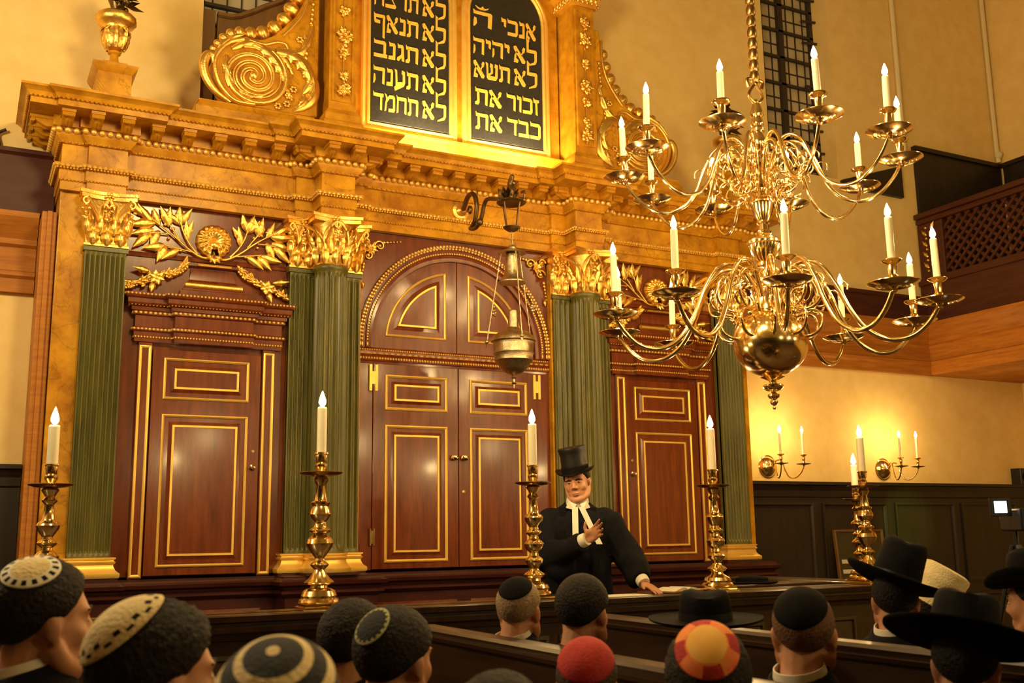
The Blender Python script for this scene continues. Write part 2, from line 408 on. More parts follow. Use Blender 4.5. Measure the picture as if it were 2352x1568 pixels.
# pipes and cable
def pipe(x,z0,label,elbow=False):
    t=MB().tube([(x,YW-.035,z0),(x,YW-.035,ZC-.01)],.028,8)
    if elbow: t.sphere((x,YW-.055,z0),.05,10,8).tube([(x,YW-.045,z0-.1),(x,YW-.045,z0)],.03,8)
    tag(t.build('wall_pipe',M_PIPE),label,'pipe')
pipe(5.955,5.4,'thin pale pipe running up the back wall right of the side window')
pipe(7.60,5.77,'pale pipe with an elbow in the far right corner of the room',True)
t=MB().tube(spline([(-3.49,.38,4.20),(-3.545,.39,4.16),(-3.53,.39,4.08),(-3.545,.39,4.06),(-3.62,.39,4.052),(-3.75,.39,4.052)],5),.012,6).build('black_cable',M_PLASTIC)
tag(t,'black cable hanging from the left end of the ark cornice','cable')
# ------------------------------------------------------------------ the ark
ARK=empty('torah_ark',(0,0,0)); tag(ARK,'carved wooden ark with green columns, mahogany doors and marbled entablature against the back wall','ark')
def sub(o,name,mb,m,**k): return mb.build(name,m,o,**k)
half=[(-3.13,YW-.002),(-3.13,-.10),(-2.955,-.10),(-2.955,-.13),(-2.69,-.13),(-2.69,-.07),(-1.43,-.07),(-1.43,-.11),(-1.28,-.11),(-1.28,-.29),(-1.01,-.29),(-1.01,-.11),(-.87,-.11),(-.87,-.07)]
EP=half+[(-x,y) for x,y in half[::-1]]
# entablature
ent=MB().sweep(EP,[(-.06,3.645),(0,3.645),(0,3.712),(.012,3.718),(.012,3.79),(.030,3.80),(.045,3.806),(.048,3.828),(-.06,3.828)])
sub(ARK,'architrave',ent,M_MARBLE,angle=25)
sub(ARK,'frieze',MB().sweep(EP,[(-.06,3.826),(.0,3.826),(.0,3.985),(-.06,3.985)]),M_MARBLE,angle=25)
cor=MB().sweep(EP,[(-.06,3.984),(.018,3.984),(.02,3.998),(.045,4.03),(.05,4.045),(.05,4.085),(.072,4.09),(.072,4.165),(.235,4.168),(.235,4.212),(.25,4.220),(.262,4.245),(.285,4.262),(.30,4.268),(.30,4.285),(-.12,4.30)])
COR=sub(ARK,'cornice',cor,M_MARBLE2,angle=25)
m=MB(); beads(m,EP,.006,3.715,.023,.008); sub(ARK,'bead_molding',m,M_MARBLE2)
m=MB(); beads(m,EP,.046,3.812,.034,.013,.46); sub(ARK,'bead_molding',m,M_GILTP)
m=MB(); beads(m,EP,.036,3.797,.022,.008,.40); sub(ARK,'bead_molding',m,M_GILTP)
m=MB(); beads(m,EP,.022,3.992,.040,.010,.40); sub(ARK,'bead_molding',m,M_MARBLE2)
m=MB(); beads(m,EP,.062,4.066,.052,.022,.40,8,5); sub(ARK,'egg_molding',m,M_GILTP)
m=MB(); beads(m,EP,.248,4.216,.030,.0095,.40); sub(ARK,'bead_molding',m,M_MARBLE2)
# modillions: scrolled brackets under the corona
proto=None
for p,t,sp in along(EP,.0,.203):
    pass
mods=[]
o_=offs(EP)
P_=[(p[0]+q[0]*.072,p[1]+q[1]*.072) for p,q in zip(EP,o_)]
for a,b in zip(P_,P_[1:]):
    A=Vector(a);B=Vector(b);L=(B-A).length
    if L<.12: continue
    k=max(1,int(L/.2+.25)); t=(B-A)/L
    for i in range(k): mods.append((A+t*(L*(i+.5)/k),t))
def modillion():
    m=MB()
    # local: x along, -y outward, z from soffit(0) downwards
    m.box(-.046,.046,-.152,.0,-.022,0)
    rows=[]
    for i in range(11):
        t=i/10; y=-.145*t; zb=-.072+.045*t*t-.006*sin(t*6)
        rows.append([(-.038,y,-.018),(-.038,y,zb),(-.02,y,zb-.008),(.02,y,zb-.008),(.038,y,zb),(.038,y,-.018)])
    m.grid(rows); m.add(rows[-1],[(0,1,2,3,4,5)])
    m.leaf((0,-.005,-.074),(0,-1,.12),(0,0,-1),.125,.07,curl=-.15,bulge=.35,lobes=3)
    m.tube([(-.042,-.132,-.036),(.042,-.132,-.036)],.017,8)
    return m
mm=modillion()
src=None
for q,t in mods:
    ang=atan2(t.y,t.x); 
    if src is None:
        src=mm.build('modillion',M_MARBLE2,ARK,angle=35); o=src
    else:
        o=src.copy(); COL.objects.link(o)
    o.location=(q.x,q.y,4.165); o.rotation_euler=(0,0,ang)
# wall panelling behind everything, split by bay
for x0,x1,zt_ in ((-2.69,-1.43,3.645),(1.43,2.69,3.645),(-.87,-.745,2.557),(.745,.87,2.557)):
    sub(ARK,'side_panelling',MB().box(x0,x1,.0,YW-.003,.94,zt_),M_MAHOG,smooth=False)
for x0,x1,y_ in ((-3.12,-2.69,-.055),(2.69,3.03,-.055),(-1.43,-.87,-.06),(.87,1.43,-.06)):
    sub(ARK,'marbled_pier',MB().box(x0,x1,y_,YW-.003,.94,3.646),M_MARBLE,smooth=False,bevel=.004)
es=sub(ARK,'edge_strip',MB().box(-3.225,-3.125,.0,YW-.003,.45,3.50),M_CORNICE,smooth=False,bevel=.006)
MB().box(-3.19,-3.16,-.015,-.0005,.45,3.50).build('edge_bead',M_CORNICE,es,smooth=False)
# plinth
PB=[(-3.14,YW-.002),(-3.14,-.14),(-2.62,-.14),(-2.62,-.09),(-1.50,-.09),(-1.50,-.32),(-.80,-.32),(-.80,-.09)]
PB=PB+[(-x,y) for x,y in PB[::-1]]
pl=MB().sweep(PB,[(.02,-.04),(.02,.10),(.0,.12),(.0,.77),(.02,.785),(.035,.80),(.035,.815),(.01,.825),(.02,.845),(.055,.86),(.06,.885),(.03,.895),(.02,.91),(.02,.922),(-.3,.922)])
PL=sub(ARK,'plinth',pl,M_MAHOGD,angle=25)
m=MB()
for x0,x1,y in ((-2.45,-1.62,-.09),(-.72,-.06,-.09),(.06,.72,-.09),(1.62,2.45,-.09)):
    for z0,z1 in ((.18,.70),):
        m=MB().polyframe([(x0,z0),(x1,z0),(x1,z1),(x0,z1)],[(0,.001),(.0,.012),(.02,.016),(.03,.004),(.06,.010),(.075,.010)],y,fill=True)
        m.build('plinth_panel',M_MAHOG,PL,angle=20)
# pilasters
def flutes(x0,x1,y,z0,z1,n,mb,depth=.019):
    w=x1-x0; rows=[]
    xs=[]
    pitch=w/(n+.35); 
    prof_=[(x0,0)]
    for i in range(n):
        a=x0+pitch*(i+.27); bw=pitch*.80
        prof_.append((a,0))
        for k in range(1,6): prof_.append((a+bw*k/6,sin(pi*k/6)))
        prof_.append((a+bw,0))
    prof_.append((x1,0))
    zz=[(z0,0),(z0+.02,0),(z0+.03,.6),(z0+.045,1),(z1-.075,1),(z1-.06,.7),(z1-.048,0),(z1,0)]
    for z,k in zz: rows.append([(x,y+depth*k*d,z) for x,d in prof_])
    mb.grid(rows)
    mb.box(x0,x1,y+depth+.001,-.02,z0,z1); mb.add([(x0,y,z0),(x0,y+.04,z0),(x0,y+.04,z1),(x0,y,z1)],[(0,1,2,3)]); mb.add([(x1,y,z0),(x1,y+.04,z0),(x1,y+.04,z1),(x1,y,z1)],[(0,1,2,3)])
    mb.box(x0-.012,x1+.012,y-.012,-.02,z1-.03,z1)
def cap_leafset(mb,cx,cy,w,z0,z1,rnd,arc=(-1,1)):
    # corinthian capital: bell, two tiers of acanthus, volutes, berries, abacus. rnd: radius for a column (None for flat)
    H=z1-z0
    def pos(u,out):   # u in -1..1 across the front
        if rnd:
            a=u*pi*.52; r=rnd+out
            return Vector((cx+r*sin(a),cy-r*cos(a),0)),Vector((sin(a),-cos(a),0))
        return Vector((cx+u*w/2,cy-out,0)),Vector((0,-1,0))
    if rnd:
        mb.lathe([(rnd*1.0,z0),(rnd*1.06,z0+.012),(rnd*.98,z0+.03),(rnd*1.0,z0+H*.6),(rnd*1.22,z0+H*.86)],(cx,cy,0),28)
    else:
        mb.sweep([(cx-w/2,.0),(cx-w/2,cy),(cx+w/2,cy),(cx+w/2,.0)],[(0,z0),(.012,z0+.006),(.012,z0+.022),(0,z0+.03),(0,z0+H*.6),(.03,z0+H*.86)])
    n1=5 if rnd else max(2,int(w/.075))
    us=[-1+2*(i+.5)/n1 for i in range(n1)]
    for u in us:
        p,n=pos(u,.004); mb.leaf(p+Vector((0,0,z0+.01)),(0,0,1),n,H*.46,.085 if rnd else w/n1*1.1,curl=.10,bulge=.45,lobes=4,lob=.30,tip=.42,n=14)
    n2=n1+1; us=[-1+2*i/n1 for i in range(n2)]
    for u in us:
        p,n=pos(u*.97,.010); mb.leaf(p+Vector((0,0,z0+H*.22)),(0,0,1),n,H*.50,.075 if rnd else w/n1*.95,curl=.14,bulge=.45,lobes=4,lob=.3,tip=.40,n=14)
    # caulicoli + volutes
    for u0,u1 in ((-.45,-1.08),(-.42,-.04),(.42,.04),(.45,1.08)):
        p0,n0=pos(u0,.022); pts=[]
        for k in range(7):
            t=k/6; p,n=pos(u0+(u1-u0)*t**1.7,.026+.055*t if abs(u1)>.5 else .03+.02*t)
            pts.append(p+Vector((0,0,z0+H*(.42+.43*t**.75))))
        mb.tube(pts,[.010+.006*(k/6) for k in range(7)],6)
        e=pts[-1]; p,n=pos(u1,.08 if abs(u1)>.5 else .05)
        S=Vector((0,0,1)).cross(n); sg=-1 if u1<u0 else 1
        sp=[]
        for k in range(13):
            a=pi/2-k*pi/6; r=.030*(1-k/15)
            sp.append(e+S*(sg*(-1)*0)+S*(r*cos(a)*sg*-1*-1)+Vector((0,0,r*sin(a)-.030)))
        mb.tube(sp,[.010*(1-k/20) for k in range(13)],6)
    # berries and husks
    for u in (-1.1,0,1.1):
        p,n=pos(u,.075 if u else .05)
        for dx,dz in ((-.022,0),(.022,.003),(0,-.026),(0,.028)):
            S=Vector((0,0,1)).cross(n); q=p+S*dx+Vector((0,0,z0+H*.64+dz)); mb.sphere(q,.0135,8,6)
        mb.leaf(p+Vector((0,0,z0+H*.54)),(0,0,-1),n,.04,.055,curl=.6,bulge=.3)
    # abacus with concave sides
    hw=(rnd*1.45 if rnd else w/2+.045); f=cy-(rnd*1.33 if rnd else .085); bkk=0.0
    out=[]
    for k in range(13):
        u=-1+k/6; dip=(1-u*u)*.045
        out.append((cx+hw*u,f+dip))
    for za,zb,e in ((z1-.055,z1-.025,0),(z1-.025,z1-.002,.012)):
        path=[(cx-hw-e,bkk),(cx-hw-e,f-e)]+[(x*(1)+0,y-e) for x,y in out[1:-1]]+[(cx+hw+e,f-e),(cx+hw+e,bkk)]
        n=len(path); vs=[(x,y,za) for x,y in path]+[(x,y,zb) for x,y in path]
        mb.add(vs,[tuple(range(n))[::-1],tuple(range(n,2*n))]+[(i,(i+1)%n,(i+1)%n+n,i+n) for i in range(n)])
    # central flower
    p=Vector((cx,f+.03,z1-.035))
    for k in range(6):
        a=k*pi/3; mb.sphere(p+Vector((.022*cos(a),0,.022*sin(a))),(.013,.012,.013),6,5)
    mb.sphere(p+Vector((0,-.012,0)),.011,6,5)
def base_mold(path,z0=.94,z1=1.08): 
    return MB().sweep(path,[(-.02,z0),(.055,z0),(.06,z0+.012),(.06,z0+.030),(.052,z0+.036),(.035,z0+.05),(.022,z0+.075),(.020,z0+.09),(.030,z0+.096),(.034,z0+.106),(.024,z0+.114),(.022,z0+.120),(.034,z0+.128),(.034,z1-.002),(-.02,z1)])
def pilaster(x0,x1,y,n,name='pilaster'):
    m=MB(); flutes(x0,x1,y,1.08,3.25,n,m)
    o=sub(ARK,name,m,M_GREEN,angle=50)
    c=MB(); cap_leafset(c,(x0+x1)/2,y,x1-x0,3.25,3.646,None); c.build('capital',M_GILT,o,angle=45)
    base_mold([(x0,0),(x0,y),(x1,y),(x1,0)]).build('base',M_GILTP,o,angle=25)
    pb=MB().sweep([(x0-.05,0),(x0-.05,y-.05),(x1+.05,y-.05),(x1+.05,0)],[(0,.921),(0,.94),(-.05,.941)]).build('base_block',M_MAHOGD,o,smooth=False)
for s in (-1,1):
    for x0,x1,n in ((-2.94,-2.66,8),(-1.455,-1.262,5),(-1.055,-.885,3)):
        a,b=sorted((s*x0*-1,s*x1*-1)) if s==1 else (x0,x1)
        pilaster(a,b,-.10 if n==8 else -.085,n)
    cx=-1.16*-s if s==1 else -1.16
    cx=s*1.16; cy=-.17; R=.130
    m=MB()
    def fl(r,z,a,k=[1]): return r
    nfl=20; rows=[]; seg=nfl*6
    for z,k,rr in ((1.08,0,1.06),(1.10,0,1.05),(1.112,0,1.0),(1.125,.6,1.0),(1.15,1,1.0),(2.0,1,1.0),(2.6,1,.985),(3.14,1,.955),(3.165,1,.955),(3.19,.6,.955),(3.20,0,.955),(3.215,0,.96),(3.222,0,1.03),(3.24,0,1.05),(3.25,0,1.03)):
        row=[]
        for j in range(seg):
            a=2*pi*j/seg; ph=(j%6)/6
            d=sin(pi*(ph-.12)/.88) if ph>.12 else 0
            r=R*rr-.017*k*max(0,d)
            row.append((cx+r*cos(a),cy+r*sin(a),z))
        rows.append(row)
    m.grid(rows,wrap=True)
    o=sub(ARK,'column',m,M_GREEN,angle=50)
    c=MB(); cap_leafset(c,cx,cy,.26,3.25,3.646,.128); c.build('capital',M_GILT,o,angle=45)
    MB().lathe([(r+R*1.02,z) for r,z in [(-.02,.94),(.05,.94),(.056,.955),(.056,.972),(.035,.99),(.02,1.015),(.018,1.03),(.03,1.036),(.034,1.046),(.022,1.055),(.03,1.066),(.03,1.078),(-.02,1.08)]],(cx,cy,0),40).build('base',M_GILTP,o,angle=25)
    MB().box(cx-.20,cx+.20,cy-.20,-.09,.9215,.941).build('base_block',M_MAHOGD,o,smooth=False)
def sstep_(a,b,x):
    t=min(1,max(0,(x-a)/(b-a))); return t*t*(3-2*t)
# doors ------------------------------------------------------------
def rect(x0,x1,z0,z1): return [(x0,z0),(x1,z0),(x1,z1),(x0,z1)]
def gilt_panel(door,poly,y,w1=.020,w2=.016,gap=.072):
    a=MB().polyframe(poly,[(0,0),(.002,.010),(w1*.5,.014),(w1,.006),(w1,0)],y).build('gilt_molding',M_GILTP,door,angle=30)
    b=MB().polyframe(poly,[(w1,.003),(w1+.006,-.006),(w1+.012,-.008),(gap,.008),(gap+.003,.010),(gap+.004,.011)],y,fill=True).build('raised_panel',M_MAHOG,door,angle=15)
    c=MB().polyframe(poly,[(gap+.004,.0105),(gap+.006,.0150),(gap+.004+w2,.0150),(gap+.006+w2,.0112)],y).build('gilt_line',M_GILTP,door,angle=30)
def knob(par,x,y,z,r=.021):
    MB().lathe([(.020,0),(.022,.004),(.010,.008),(.008,.02),(.016,.028),(r,.038),(r*.9,.05),(r*.5,.057),(.001,.058)],(0,0,0),16,M=Matrix.Translation((x,y,z))@Matrix.Rotation(pi/2,4,'X')).build('door_knob',M_BRASS,par)
for s in (-1,1):
    def X(a,b): return sorted((s*a,s*b))
    x0,x1=X(1.648,2.432)
    d=sub(ARK,'side_door',MB().box(x0,x1,-.03,-.0005,.945,2.555),M_MAHOG,smooth=False,bevel=.003)
    a0,a1=X(1.735,2.355)
    gilt_panel(d,rect(a0,a1,1.0,2.084),-.03); gilt_panel(d,rect(a0,a1,2.19,2.495),-.03)
    knob(d,s*1.692,-.03,1.708,.017)
    MB().lathe([(.012,0),(.012,.006),(.001,.007)],(0,0,0),10,M=Matrix.Translation((s*1.692,-.03,1.83))@Matrix.Rotation(pi/2,4,'X')).build('keyhole_plate',M_BRASSD,d)
    # framed strips on both sides of the door
    for a,b in ((2.442,2.535),(1.545,1.638)):
        q0,q1=X(a,b); st=sub(ARK,'door_architrave',MB().box(q0,q1,-.035,-.0005,.925,2.60),M_MAHOG,smooth=False,bevel=.003)
        MB().polyframe(rect(q0+.004,q1-.004,.935,2.575),[(0,0),(.002,.010),(.010,.013),(.019,.008),(.021,0)],-.035).build('gilt_molding',M_GILTP,st,angle=30)
    # hood over the door
    xa,xb=X(1.50,2.57); ca,cb=X(1.73,2.30)
    path=[(xa,0),(xa,-.045),(ca,-.045),(ca,-.095),(cb,-.095),(cb,-.045),(xb,-.045),(xb,0)]
    h=sub(ARK,'door_hood',MB().sweep(path,[(-.04,2.60),(0,2.60),(0,2.63),(.006,2.635),(.006,2.67),(.016,2.68),(.022,2.70),(.004,2.705),(0,2.71),(0,2.79),(.012,2.797),(.02,2.82),(.03,2.826),(.032,2.85),(.055,2.862),(.062,2.875),(.062,2.905),(.075,2.915),(.082,2.93),(.082,2.945),(-.04,2.955)]),M_MAHOG,angle=25)
    for bd_ in ((.004,2.634,.021,.0075,.42),(.020,2.69,.026,.009,.42),(.016,2.81,.033,.0105,.40),(.045,2.866,.024,.012,.43),(.080,2.935,.026,.009,.36)):
        m=MB(); beads(m,path,*bd_); m.build('bead_molding',M_GILTP,h)
    # stepped pedestal above the hood
    pa,pb=X(1.80,2.25); 
    pd=sub(ARK,'overdoor_pedestal',MB().sweep([(pa,0),(pa,-.06),(pb,-.06),(pb,0)],[(-.05,2.955),(.02,2.955),(.02,3.0),(-.0,3.01),(-.0,3.02),(-.03,3.075),(-.055,3.10),(-.06,3.15),(-.055,3.19),(-.02,3.20),(-.02,3.212),(-.06,3.215)]),M_MAHOG,angle=25)
    ga,gb=X(1.815,2.235)
    m=MB().tube([(ga,-.058,3.045),(gb,-.058,3.045)],.022,10).tube([(X(1.90,2.15)[0],-.06,3.206),(X(1.90,2.15)[1],-.06,3.206)],.011,8)
    m.build('gilt_bar',M_GILT,pd)
    q0,q1=X(1.46,2.655)
    sub(ARK,'rail_molding',MB().sweep([(q0,-.001),(q1,-.001)],[(0,3.235),(.010,3.238),(.014,3.25),(.008,3.26),(.012,3.268),(0,3.275)]),M_MAHOG,angle=25)
    # scallop shell
    m=MB(); cx,cz=s*2.03,3.425; rows=[]
    nr=112
    for i in range(13):
        t=i/12; row=[]
        for j in range(nr+1):
            u=j/nr; a=radians(-74)+radians(328)*u
            rib=.5+.5*cos(u*2*pi*15)
            r=.132*t*(1+.030*rib*sstep_(.7,1,t)); 
            h=.012+.052*sin(pi*min(1,t*.96))**.7+.012*rib*sstep_(.25,.6,t)-.020*sstep_(.55,.62,t)*(1-sstep_(.62,.78,t))
            row.append((cx+r*cos(a),-.004-h*(1 if i<12 else .2),cz-.02+r*sin(a)))
        rows.append(row)
    m.grid(rows); m.sphere((cx,-.045,cz-.055),(.038,.03,.032),12,8)
    for q in (-1,1):
        sp=[]
        for k in range(15):
            a=k*.5; r=.030*(1-k/17); sp.append((cx+q*(.062-r*cos(a)*1.0),-.035,cz-.105+r*sin(a)))
        m.tube(sp,[.010*(1-k/22) for k in range(15)],6)
    m.sphere((cx,-.03,cz-.115),(.012,.014,.02),8,6)
    sub(ARK,'scallop_shell',m,M_GILT,angle=50)
    # leaf sprays left and right of the shell
    for q in (-1,1):
        m=MB()
        def PT(dx,dz,y=-.03): return (cx+q*dx,y,3.425+dz)
        stem1=spline([PT(.02,-.155),(PT(.10,-.15)),PT(.20,-.09),PT(.31,.0),PT(.42,.075),PT(.50,.13)],5)
        m.tube(stem1,[.012-.008*i/len(stem1) for i in range(len(stem1))],6)
        stem2=spline([PT(.12,-.13),PT(.18,-.06),PT(.225,.02),PT(.25,.10)],5); m.tube(stem2,[.009-.004*i/len(stem2) for i in range(len(stem2))],6)
        stem3=spline([PT(.25,-.04),PT(.30,.03),PT(.33,.07)],4); m.tube(stem3,.006,6)
        stem4=spline([PT(.16,-.12),PT(.28,-.10),PT(.36,-.085)],4); m.tube(stem4,.006,6)
        stem5=spline([PT(.33,.0),PT(.42,.0),PT(.47,-.01)],4); m.tube(stem5,.006,6)
        for dx,dz,an,L_,W_ in ((.50,.125,28,.15,.07),(.43,.075,-6,.17,.075),(.45,.075,42,.15,.065),(.44,.02,-12,.15,.065),(.46,-.01,-38,.15,.07),(.40,.02,-60,.13,.065),(.36,-.085,-22,.14,.07),(.34,-.09,-55,.13,.065),(.25,-.105,-30,.14,.06),(.33,.06,70,.14,.065),(.34,.06,100,.13,.06),(.25,.08,78,.13,.07),(.25,.09,115,.13,.06),(.245,.085,40,.12,.055),(.215,.0,120,.12,.055),(.20,-.03,92,.13,.055),(.40,.06,60,.12,.055)):
            a=radians(an); m.leaf(PT(dx,dz,-.018),(q*cos(a),-.06,sin(a)),(0,-1,0),L_*1.15,W_*1.08,curl=.06,bulge=.33,lobes=4,lob=.16,side=.12*random.choice((-1,1)),n=14)
        for dx,dz in ((.30,.045),(.36,.07),(.27,-.02),(.33,-.03),(.24,-.115),(.40,.10)): m.sphere(PT(dx,dz,-.022),.0125,8,6)
        sub(ARK,'leaf_spray',m,M_GILT,angle=85)
        # flower garland hanging down to the side
        m=MB(); crv=spline([(.20,-.225),(.24,-.27),(.30,-.30),(.38,-.335),(.47,-.37),(.56,-.40),(.625,-.43)],6)
        for i,c_ in enumerate(crv):
            t=i/len(crv)
            for k in range(2):
                a=random.uniform(-.6,.6)-(.3 if k else -2.2); m.leaf(PT(c_[0]+random.uniform(-.012,.012),c_[1]+random.uniform(-.016,.016),-.012-.01*random.random()),(q*cos(a),-.5,sin(a)),(0,-1,0),random.uniform(.045,.075),.034,curl=.2,bulge=.5,n=6)
            if i%4==2:
                for j in range(5):
                    b_=j*2*pi/5+i; m.sphere(PT(c_[0]+.017*cos(b_),c_[1]+.017*sin(b_),-.036),(.013,.009,.013),7,5)
                m.sphere(PT(c_[0],c_[1],-.046),.009,7,5)
        fx,fz=.405,-.345
        for j in range(6):
            b_=j*pi/3+.3; m.leaf(PT(fx,fz,-.035),(q*cos(b_),-.35,sin(b_)),(0,-1,0),.062,.058,curl=.15,bulge=.4,n=7)
        m.sphere(PT(fx,fz,-.05),.017,9,6)
        m.leaf(PT(fx+.05,fz+.045,-.03),(q*.94,-.2,.12),(0,-1,0),.13,.06,curl=.1,bulge=.5,lobes=2); m.leaf(PT(fx+.02,fz-.03,-.03),(q*.2,-.2,-1),(0,-1,0),.09,.05,curl=.1,bulge=.5)
        for an in (-20,-5,12): a=radians(an); m.leaf(PT(.56,-.40,-.022),(q*cos(a),-.1,sin(a)),(0,-1,0),.11,.032,curl=.05,bulge=.5)
        sub(ARK,'flower_garland',m,M_GILT,angle=85)
    m=MB(); 
    for an in (-150,-115,-90,-65,-30): a=radians(an); m.leaf((cx,-.05,3.285),(cos(a),-.3,sin(a)*.7),(0,-1,0),.075,.045,curl=.1,bulge=.4,lobes=2)
    sub(ARK,'bow_leaf',m,M_GILT,angle=60)
# central bay ------------------------------------------------------
CZ=2.735
back=[(-.87,2.56)]+[(.87,2.56),(.87,3.645),(-.87,3.645)]
sub(ARK,'arch_panelling',MB().box(-.87,.87,.046,YW-.003,2.56,3.645),M_MAHOG,smooth=False)
# spandrel board with arched opening
def arc(r,n=40,a0=0,a1=180): return [(r*cos(radians(a0+(a1-a0)*i/n)),CZ+r*sin(radians(a0+(a1-a0)*i/n))) for i in range(n+1)]
m=MB(); ac=math.degrees(atan2(3.645-CZ,.87))
a_=arc(.735,14,0,ac)+arc(.735,28,ac,180-ac)[1:]+arc(.735,14,180-ac,180)[1:]
o2=[]
for x,z in a_:
    k=max(abs(x)/.87,(z-CZ)/(3.645-CZ)); k=max(k,1e-3); o2.append((x/k,CZ+(z-CZ)/k))
m.grid([[(x,-.0,z) for x,z in a_],[(x,-.0,z) for x,z in o2]]); m.grid([[(x,-.0,z) for x,z in a_],[(x,.05,z) for x,z in a_]])
m.add([(-.87,0,2.685),(-.735,0,2.685),(-.735,0,CZ),(-.87,0,CZ)],[(0,1,2,3)]); m.add([(.87,0,2.685),(.735,0,2.685),(.735,0,CZ),(.87,0,CZ)],[(3,2,1,0)])
m.add([(-.735,0,2.685),(-.735,.05,2.685),(-.735,.05,CZ),(-.735,0,CZ)],[(0,1,2,3)]); m.add([(.735,0,2.685),(.735,.05,2.685),(.735,.05,CZ),(.735,0,CZ)],[(3,2,1,0)])
sub(ARK,'spandrel',m,M_MAHOG,angle=20)
# arch moldings
m=MB(); pr=[(.738,0),(.738,.012),(.765,.016),(.785,.010),(.79,.02),(.80,.024),(.812,.02),(.815,.008),(.840,.008),(.846,.026),(.858,.03),(.868,.026),(.870,.0)]
rows=[]
for r,h in pr: rows.append([(r,-h,2.685)]+[(x,-h,z) for x,z in arc(r)]+[(-r,-h,2.685)])
m.grid(rows); AM=sub(ARK,'arch_molding',m,M_MAHOG,angle=25)
for r,sp,rb,h in ((.862,.030,.0115,.030),(.842,.030,.0085,.022),(.800,.022,.0085,.025)):
    k=int(pi*r/sp); m=MB()
    for i in range(k):
        a=pi*(i+.5)/k; M=Matrix.Translation((r*cos(a),-h,CZ+r*sin(a)))@Matrix.Rotation(-(a+pi/2),4,'Y'); m.sphere((0,0,0),(sp*.42,rb,rb),6,4,0,M)
    for s in (-1,1): m.sphere((s*r,-h,2.71),(rb,rb,.02),6,4)
    m.build('bead_molding',M_GILTP,AM)
# upper leaves in the arch
for s in (-1,1):
    ol=[(s*.004,2.69)]+[(s*.733,2.69)]+[(s*x,z) for x,z in arc(.733,24,0,89.7)]
    if s<0: ol=ol[::-1]
    d=sub(ARK,'upper_door',MB().prism(ol,.012,.04),M_MAHOG,angle=20)
    r=.64; a0=math.degrees(math.asin((2.79-CZ)/r)); a1=math.degrees(math.acos(.10/r))
    def pp(d,s=s):
        rr=.64-d; b0=math.degrees(math.asin((2.79+d-CZ)/rr)); b1=math.degrees(math.acos((.10+d)/rr))
        q=[(s*(.10+d),2.79+d)]+[(s*x,z) for x,z in arc(rr,20,b0,b1)]
        return q[::-1] if s<0 else q
    gilt_panel(d,pp,.012,gap=.085)
# transom
tr=sub(ARK,'transom',MB().sweep([(-.87,.04),(-.87,-.002),(.87,-.002),(.87,.04)],[(-.02,2.558),(.0,2.558),(.004,2.575),(.012,2.58),(.018,2.60),(.012,2.615),(.02,2.63),(.02,2.655),(.008,2.665),(.0,2.688),(-.02,2.689)]),M_MAHOG,angle=25)
pt=[(-.865,0),(.865,0)]
for bd_ in ((.018,2.598,.023,.0105,.44),(.022,2.637,.05,.008,.33),(.010,2.668,.020,.0065,.42)):
    m=MB(); beads(m,pt,*bd_); m.build('bead_molding',M_GILTP,tr)
# lower double doors
for s in (-1,1):
    x0,x1=sorted((s*.003,s*.742))
    d=sub(ARK,'central_door',MB().box(x0,x1,-.012,.045,.945,2.556),M_MAHOG,smooth=False,bevel=.003)
    a0,a1=sorted((s*.10,s*.644))
    gilt_panel(d,rect(a0,a1,.992,2.068),-.012,w1=.024); gilt_panel(d,rect(a0,a1,2.185,2.472),-.012,w1=.024)
    knob(d,s*.046,-.012,1.818,.026)
    if s>0: MB().lathe([(.016,0),(.016,.006),(.001,.008)],(0,0,0),12,M=Matrix.Translation((.042,-.012,1.54))@Matrix.Rotation(pi/2,4,'X')).build('keyhole_plate',M_BRASSD,d)
    for zc,sm in ((2.44,1),(1.19,.62)):
        m=MB()
        for dx in (-.024,.024): m.box(s*.742+dx*sm-.011*sm,s*.742+dx*sm+.011*sm,-.020,-.0,zc-.095*sm*1.1,zc+.095*sm*1.1)
        m.box(s*.742-.02,s*.742+.02,-.0185,-.0,zc-.05,zc+.05)
        m.build('hinge',M_GILTP if sm==1 else M_BRASSD,d,smooth=False)
# spandrel ornaments
for s in (-1,1):
    m=MB()
    for x,z,r in ((.80,3.44,.048),(.70,3.53,.045),(.815,3.55,.035)):
        sp=[]
        for k in range(16):
            a=k*.55; rr=r*(1-k/18); sp.append((s*(x+rr*cos(a)),-.016,z+rr*sin(a)))
        m.tube(sp,[.011*(1-k/24) for k in range(16)],6)
        m.sphere((s*x,-.018,z),.018,8,6)
    for i in range(6):
        m.sphere((s*(.66-.028*i),-.012,3.565+.004*i),(.017-.0018*i,.012,.015-.0015*i),7,5); m.sphere((s*(.835+.004*i),-.012,3.37-.03*i),(.015-.0015*i,.012,.019-.0018*i),7,5)
    for an in (20,60,110,150,200,250,300): a=radians(an); m.leaf((s*.77,-.01,3.50),(s*cos(a),-.2,sin(a)),(0,-1,0),.06,.035,curl=.2,bulge=.4)
    m.leaf((s*.84,-.01,3.22),(0,-.1,-1),(0,-1,0),.06,.03,bulge=.5)
    sub(ARK,'spandrel_ornament',m,M_GILT,angle=60)
